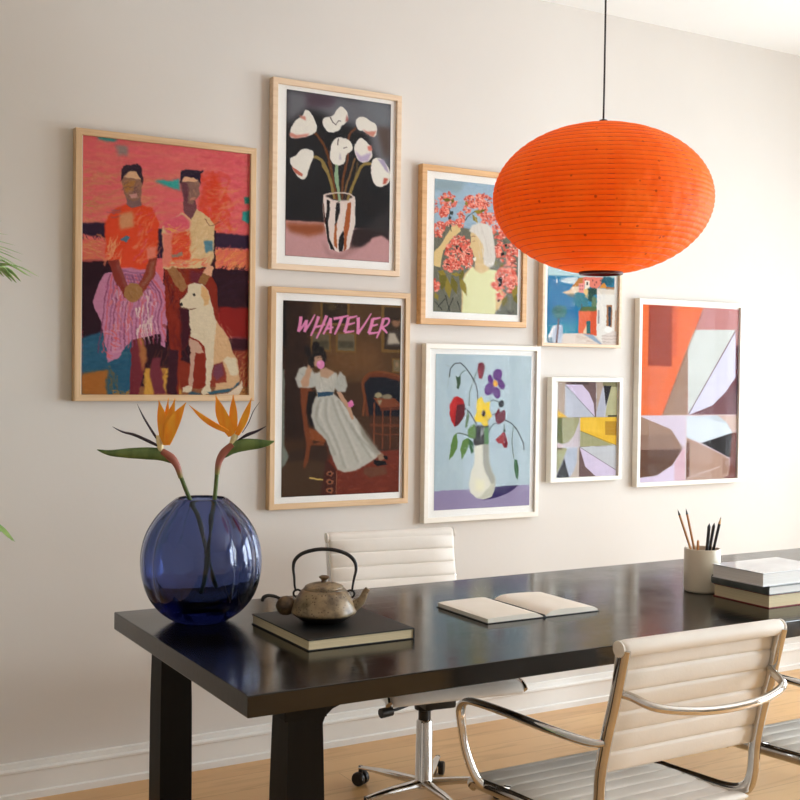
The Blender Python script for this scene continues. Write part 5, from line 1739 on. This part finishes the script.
    c.poly([(385, 275), (420, 275), (422, 380), (440, 440), (462, 480), (458, 540), (448, 560), (430, 500), (400, 440), (388, 390)], (160, 160, 148), 3)
    c.poly([(455, 500), (456, 545), (440, 590), (400, 608), (350, 602), (385, 580)], (196, 196, 176), 2)
    c.poly([(340, 480), (400, 500), (390, 560), (340, 560)], (236, 232, 196), 8, .8)
    c.poly([(330, 250), (395, 220), (392, 270), (335, 285)], (52, 50, 50), 3)
    c.warp(.12, 40, 60); c.grain(2, 50, 70)
    return c.result()


# --- 6: terrace above a blue bay
def art_bay():
    c = Art((547.8, 262, 618, 265, 617.5, 345.3, 547.1, 343.1), 140, 150, (44, 128, 170), 13)
    c.z = (535, 255, 8)
    c.poly([(90, 40), (680, 40), (680, 170), (90, 165)], (176, 204, 206), 2)
    c.poly([(90, 158), (345, 160), (345, 700), (90, 700)], (22, 112, 158), 2)
    c.poly([(90, 560), (345, 520), (345, 700), (90, 700)], (36, 136, 156), 30)
    c.hatch((95, 165, 340, 620), [(20, 100, 150), (34, 128, 164), (28, 118, 150), (18, 96, 142)], 90, 80, 12, .1, .4)
    c.poly([(195, 200), (250, 172), (340, 160), (340, 215), (270, 222)], (208, 216, 216), 2); c.hatch((210, 170, 330, 215), [(120, 160, 180), (236, 234, 226)], 40, 22, 4, .1, .7)
    c.poly([(166, 215), (172, 165), (182, 215)], (230, 232, 226)); c.blob(172, 225, 10, 5, (30, 60, 80))
    c.poly([(215, 290), (270, 270), (300, 230), (350, 240), (350, 330), (290, 325)], (222, 190, 150), 1)
    c.poly([(250, 300), (340, 310), (340, 340), (270, 330)], (60, 80, 80), 6, .7)
    c.poly([(290, 240), (350, 165), (380, 165), (375, 215), (330, 240)], (186, 120, 56), 1)
    c.poly([(288, 248), (345, 240), (345, 300), (290, 295)], (224, 206, 180), 1)
    c.poly([(375, 160), (540, 160), (540, 200), (480, 260), (375, 215)], (220, 122, 104), 1)
    for x, y in ((392, 180), (450, 180), (480, 195), (510, 178), (520, 205), (465, 215)):
        c.poly([(x, y), (x + 9, y), (x + 9, y + 14), (x, y + 14)], (120, 60, 60))
    c.poly([(345, 212), (390, 212), (390, 290), (345, 290)], (232, 148, 140), 1)
    for x, y in ((354, 228), (370, 228), (354, 255), (370, 255)):
        c.poly([(x, y), (x + 7, y), (x + 7, y + 12), (x, y + 12)], (150, 84, 84))
    c.poly([(392, 190), (430, 190), (430, 330), (392, 330)], (234, 222, 204), 1); c.poly([(404, 200), (418, 200), (418, 225), (404, 225)], (90, 84, 80))
    c.poly([(385, 260), (420, 250), (425, 340), (385, 320)], (226, 192, 130), 1)
    c.blob(455, 280, 42, 34, (34, 66, 60), 0, 2, jag=.25); c.blob(440, 330, 22, 40, (40, 74, 64), 0, 2, jag=.25); c.blob(575, 190, 46, 36, (30, 84, 98), 0, 2, jag=.2); c.blob(470, 370, 22, 52, (96, 122, 90), 0, 3, jag=.2)
    c.poly([(500, 250), (545, 200), (575, 250)], (206, 136, 50), 1); c.poly([(565, 235), (660, 240), (660, 262), (560, 262)], (150, 100, 60), 1)
    c.poly([(545, 185), (560, 160), (630, 160), (630, 240), (575, 235)], (30, 96, 116), 4, .6)
    c.poly([(345, 440), (400, 400), (490, 420), (490, 640), (345, 625)], (222, 106, 70), 1)
    c.poly([(440, 440), (490, 430), (490, 640), (440, 635)], (206, 80, 42), 5); c.hatch((350, 440, 440, 620), [(236, 130, 104), (214, 90, 66)], 30, 40, 10, 1.3, .5)
    c.poly([(408, 520), (440, 520), (440, 622), (408, 622)], (36, 100, 104)); c.poly([(385, 600), (410, 550), (410, 625), (380, 622)], (226, 196, 160), 1)
    c.poly([(355, 430), (380, 400), (490, 405), (490, 440), (355, 440)], (72, 104, 60), 2, .9)
    for x, y, r in ((350, 330, 46), (390, 350, 40), (330, 370, 40), (370, 310, 30), (400, 380, 26)):
        c.blob(x, y, r, r * .7, (58, 124, 138), c.rng.random(), 1, .9, 16, .35)
    c.hatch((300, 300, 430, 400), [(40, 98, 116), (96, 152, 158)], 60, 26, 5, 1, .7, 1); c.line([(372, 380), (362, 440)], 6, (90, 84, 74))
    # white house
    c.poly([(490, 250), (625, 262), (665, 240), (665, 722), (540, 722), (490, 640)], (226, 222, 214), 1)
    c.poly([(490, 250), (640, 255), (640, 300), (490, 300)], (210, 196, 180), 6, .7); c.poly([(630, 150), (668, 150), (668, 420), (630, 420)], (226, 222, 216), 1)
    c.hatch((495, 300, 560, 620), [(236, 232, 226), (206, 204, 206)], 20, 60, 12, 1.5, .5)
    c.poly([(568, 385), (615, 385), (612, 570), (568, 560)], (164, 112, 70), 1); c.poly([(582, 400), (606, 402), (602, 566), (584, 560)], (46, 60, 74), 1)
    c.poly([(498, 430), (510, 430), (512, 540), (498, 540)], (150, 146, 146), 1); c.poly([(640, 430), (652, 430), (650, 660), (636, 640)], (196, 140, 104), 2, .7)
    # terrace
    c.poly([(200, 625), (345, 620), (490, 640), (545, 722), (545, 730), (90, 730), (90, 690)], (222, 208, 196), 1)
    c.hatch((220, 640, 520, 715), [(234, 224, 214), (200, 176, 160), (228, 210, 198)], 60, 60, 7, .15, .6); c.poly([(380, 625), (460, 635), (540, 715), (520, 715)], (120, 150, 180), 4, .8)
    c.poly([(100, 660), (150, 555), (220, 555), (222, 630), (215, 705), (100, 705)], (200, 206, 216), 1); c.poly([(100, 660), (150, 560), (160, 565), (120, 680)], (232, 230, 228), 1); c.poly([(160, 570), (220, 562), (222, 640), (165, 690)], (170, 182, 200), 1)
    c.poly([(535, 640), (620, 600), (660, 610), (665, 722), (540, 722)], (216, 204, 196), 1)
    for y in (640, 665, 690):
        c.line([(530, y), (600, y + 4), (662, y)], 4, (170, 150, 140), .8)
    c.blob(586, 592, 34, 26, (240, 238, 232), 0, 2)
    c.hatch((105, 660, 150, 705), [(60, 110, 130), (40, 90, 112)], 16, 30, 7, .9, .9, .9)
    c.line([(190, 480), (182, 600), (172, 705)], 11, (110, 66, 56))
    c.blob(198, 445, 60, 50, (60, 118, 110), 0, 3, .95, 26, .12); c.blob(186, 430, 36, 28, (44, 92, 92), 0, 6, .8); c.hatch((140, 395, 260, 500), [(84, 140, 118), (44, 90, 84), (70, 128, 112)], 90, 18, 4, 1.2, .7, 1)
    c.warp(.12, 40, 40); c.grain(3, 50, 50)
    return c.result()


# --- 7: small collage in yellow and lilac
def art_collage_small():
    c = Art((557.8, 381.6, 616.5, 382.3, 615.7, 475.8, 555.6, 477), 120, 190, (196, 196, 206), 15)
    c.z = (535, 370, 6.667)
    tp = (176, 156, 140); li = (206, 192, 216); gy = (184, 188, 200); br = (110, 86, 84); ol = (160, 158, 118); ye = (226, 180, 50)
    P = c.poly
    P([(140, 70), (205, 70), (205, 310), (140, 310)], tp); P([(200, 95), (400, 95), (400, 310), (195, 310)], gy)
    P([(205, 75), (400, 75), (402, 310), (392, 310), (385, 220), (355, 150), (310, 98), (205, 98)], br); P([(240, 78), (355, 78), (355, 100), (240, 98)], (78, 60, 60))
    P([(205, 98), (310, 98), (355, 150), (385, 220), (393, 308)], li); c.line([(200, 100), (392, 308)], 3, (90, 80, 90), smooth=False)
    P([(402, 75), (445, 75), (450, 110), (405, 290)], tp); P([(445, 110), (465, 240), (455, 308), (402, 308), (410, 250)], (176, 178, 192))
    P([(445, 75), (550, 75), (550, 120), (445, 105)], (128, 122, 86)); P([(450, 105), (503, 108), (466, 242)], (28, 24, 28)); P([(500, 112), (545, 116), (545, 305), (462, 305), (470, 240)], (176, 172, 132))
    P([(480, 298), (545, 298), (545, 312), (478, 312)], (60, 56, 30))
    P([(148, 262), (215, 310), (140, 312)], ye); P([(140, 314), (178, 314), (178, 490), (140, 465)], (92, 98, 52)); P([(178, 314), (290, 314), (288, 345), (255, 430), (222, 470), (178, 488)], ol)
    P([(292, 345), (294, 506), (182, 506), (185, 488), (222, 470), (255, 430)], (200, 188, 194)); P([(140, 470), (180, 488), (182, 512), (140, 508)], (214, 196, 200))
    P([(296, 312), (545, 312), (542, 500), (480, 485), (296, 400)], ye); P([(462, 340), (545, 340), (545, 434), (462, 430)], (182, 136, 32)); P([(310, 320), (400, 318), (440, 420), (320, 400)], (236, 194, 72), 12, .6)
    P([(296, 400), (520, 500), (294, 506)], ol); c.line([(296, 400), (540, 502)], 3, (110, 96, 50), smooth=False)
    P([(140, 510), (212, 514), (186, 580), (140, 690)], (166, 166, 128)); P([(190, 578), (222, 712), (135, 712)], (28, 24, 28)); P([(212, 514), (276, 514), (272, 610), (250, 670), (222, 712), (192, 580)], (176, 184, 200)); P([(278, 512), (292, 512), (292, 712), (224, 712), (255, 670), (274, 610)], (196, 182, 172))
    P([(140, 508), (175, 510), (175, 524), (140, 522)], (100, 84, 60)); P([(292, 506), (540, 502), (540, 712), (288, 712)], br); P([(292, 508), (330, 640), (400, 708), (540, 712), (540, 670)], (208, 194, 218)); P([(292, 508), (540, 502), (540, 668)], (192, 194, 198)); c.line([(292, 508), (540, 670)], 3, (90, 70, 80), smooth=False)
    c.line([(140, 312), (545, 310)], 2.5, (120, 110, 90), .8, smooth=False); c.line([(290, 312), (288, 712)], 2.5, (120, 110, 90), .6, smooth=False); c.grain(4, 60, 8); c.grain(3, 6, 60)
    return c.result()


# --- 8: large collage in orange and lilac
def art_collage_large():
    c = Art((641, 303.6, 738.1, 310.2, 736.3, 478.2, 639.7, 482.4), 160, 270, (196, 190, 200), 17)
    c.z = (620, 290, 3.81)
    P = c.poly
    og = (224, 104, 48)
    P([(70, 40), (460, 50), (460, 480), (70, 480)], (176, 128, 126)); P([(310, 60), (460, 60), (460, 155), (280, 155)], (184, 124, 122)); P([(78, 46), (315, 62), (160, 476), (74, 476)], og)
    P([(106, 56), (195, 60), (194, 292), (104, 288)], (150, 50, 14)); P([(104, 288), (190, 292), (150, 400), (140, 440), (78, 440), (78, 300)], (214, 104, 62), 4, .7)
    P([(196, 62), (215, 64), (214, 260), (194, 260)], (196, 78, 38), 2, .6)
    P([(255, 215), (255, 476), (160, 476)], (152, 120, 100))
    P([(280, 153), (435, 155), (258, 474), (255, 215)], (200, 204, 200)); P([(435, 158), (436, 335), (400, 390), (350, 440), (260, 476)], (204, 202, 224))
    P([(436, 335), (452, 400), (450, 476), (262, 476), (350, 440), (400, 390)], (108, 68, 74)); P([(436, 215), (452, 215), (450, 405), (428, 400), (436, 335)], (84, 28, 40)); c.line([(436, 158), (258, 476)], 3, (90, 50, 60), smooth=False)
    c.line([(318, 62), (160, 476)], 2, (120, 60, 40), smooth=False)
    P([(74, 478), (450, 476), (445, 720), (74, 735)], (196, 178, 182))
    P([(78, 480), (250, 478), (250, 592), (232, 590), (195, 530)], (204, 190, 206)); P([(78, 480), (195, 530), (236, 595), (230, 610), (76, 608)], (152, 120, 100)); P([(76, 550), (205, 548), (236, 600), (76, 608)], (136, 104, 86)); P([(76, 608), (238, 604), (200, 665), (140, 705), (76, 712)], (90, 56, 36))
    P([(74, 714), (140, 706), (200, 666), (236, 612), (240, 725), (74, 735)], (208, 192, 214)); P([(208, 660), (236, 606), (252, 600), (250, 722), (208, 725)], (206, 170, 182))
    P([(252, 480), (445, 478), (425, 545), (310, 582), (252, 560)], (186, 196, 206)); P([(252, 480), (330, 490), (400, 510), (424, 545), (310, 582), (254, 555)], (206, 214, 222), 2); P([(370, 478), (448, 478), (446, 540), (428, 545), (405, 505)], (196, 170, 160))
    P([(425, 545), (420, 640), (310, 582)], (28, 20, 22)); P([(425, 545), (446, 542), (444, 718), (395, 716), (415, 700)], (112, 62, 52)); P([(254, 562), (415, 640), (415, 700), (390, 718), (252, 722)], (170, 138, 122)); P([(252, 580), (265, 575), (266, 705), (252, 722)], (104, 66, 50)); P([(390, 640), (415, 640), (415, 695), (390, 700)], (154, 120, 104)); c.line([(256, 715), (380, 672)], 4, (200, 176, 166), smooth=False)
    c.line([(74, 478), (450, 476)], 3, (214, 196, 196), smooth=False); c.line([(251, 478), (250, 725)], 3, (214, 196, 196), smooth=False)
    c.grain(3, 50, 8); c.grain(3, 6, 70)
    return c.result()


frame('large oak-framed painting of two standing figures and a white dog on pink', 1.019, 1.666, 1.315, 2.222, art_figures(), 1.046, 1.645, 1.3365, 2.2035, 'oak', 0.022, 0.036)
frame('pale oak-framed print of white tulips in a striped vase on black', 1.728, 2.268, 1.795, 2.488, art_tulips(), 1.787, 2.225, 1.847, 2.4525, 'ash')
frame('oak-framed print reading WHATEVER over a reclining woman in a white dress', 1.729, 2.318, 0.916, 1.732, art_whatever(), 1.782, 2.282, 0.9605, 1.684, 'oak')
frame('oak-framed print of a pale-haired woman among coral blossoms, partly behind the lantern', 2.364, 2.876, 1.616, 2.240, art_blossoms(), 2.428, 2.836, 1.667, 2.189, 'honey', 0.023)
frame('white-framed print of red, yellow and purple flowers in a white bottle vase', 2.391, 2.952, 0.832, 1.541, art_bottle(), 2.444, 2.912, 0.880, 1.501, 'white_frame', 0.020)
frame('small oak-framed print of a blue bay and orange house under the lantern', 2.957, 3.386, 1.543, 1.912, art_bay(), 2.99, 3.375, 1.556, 1.89, 'ash', 0.014)
frame('small white-framed abstract collage of yellow, olive and lilac shapes', 3.012, 3.401, 0.970, 1.414, art_collage_small(), 3.053, 3.379, 0.989, 1.395, 'white_frame', 0.018)
frame('large white-framed abstract collage with an orange block, at the far right of the wall', 3.489, 4.129, 0.933, 1.766, art_collage_large(), 3.516, 4.112, 0.951, 1.740, 'white_frame', 0.019)
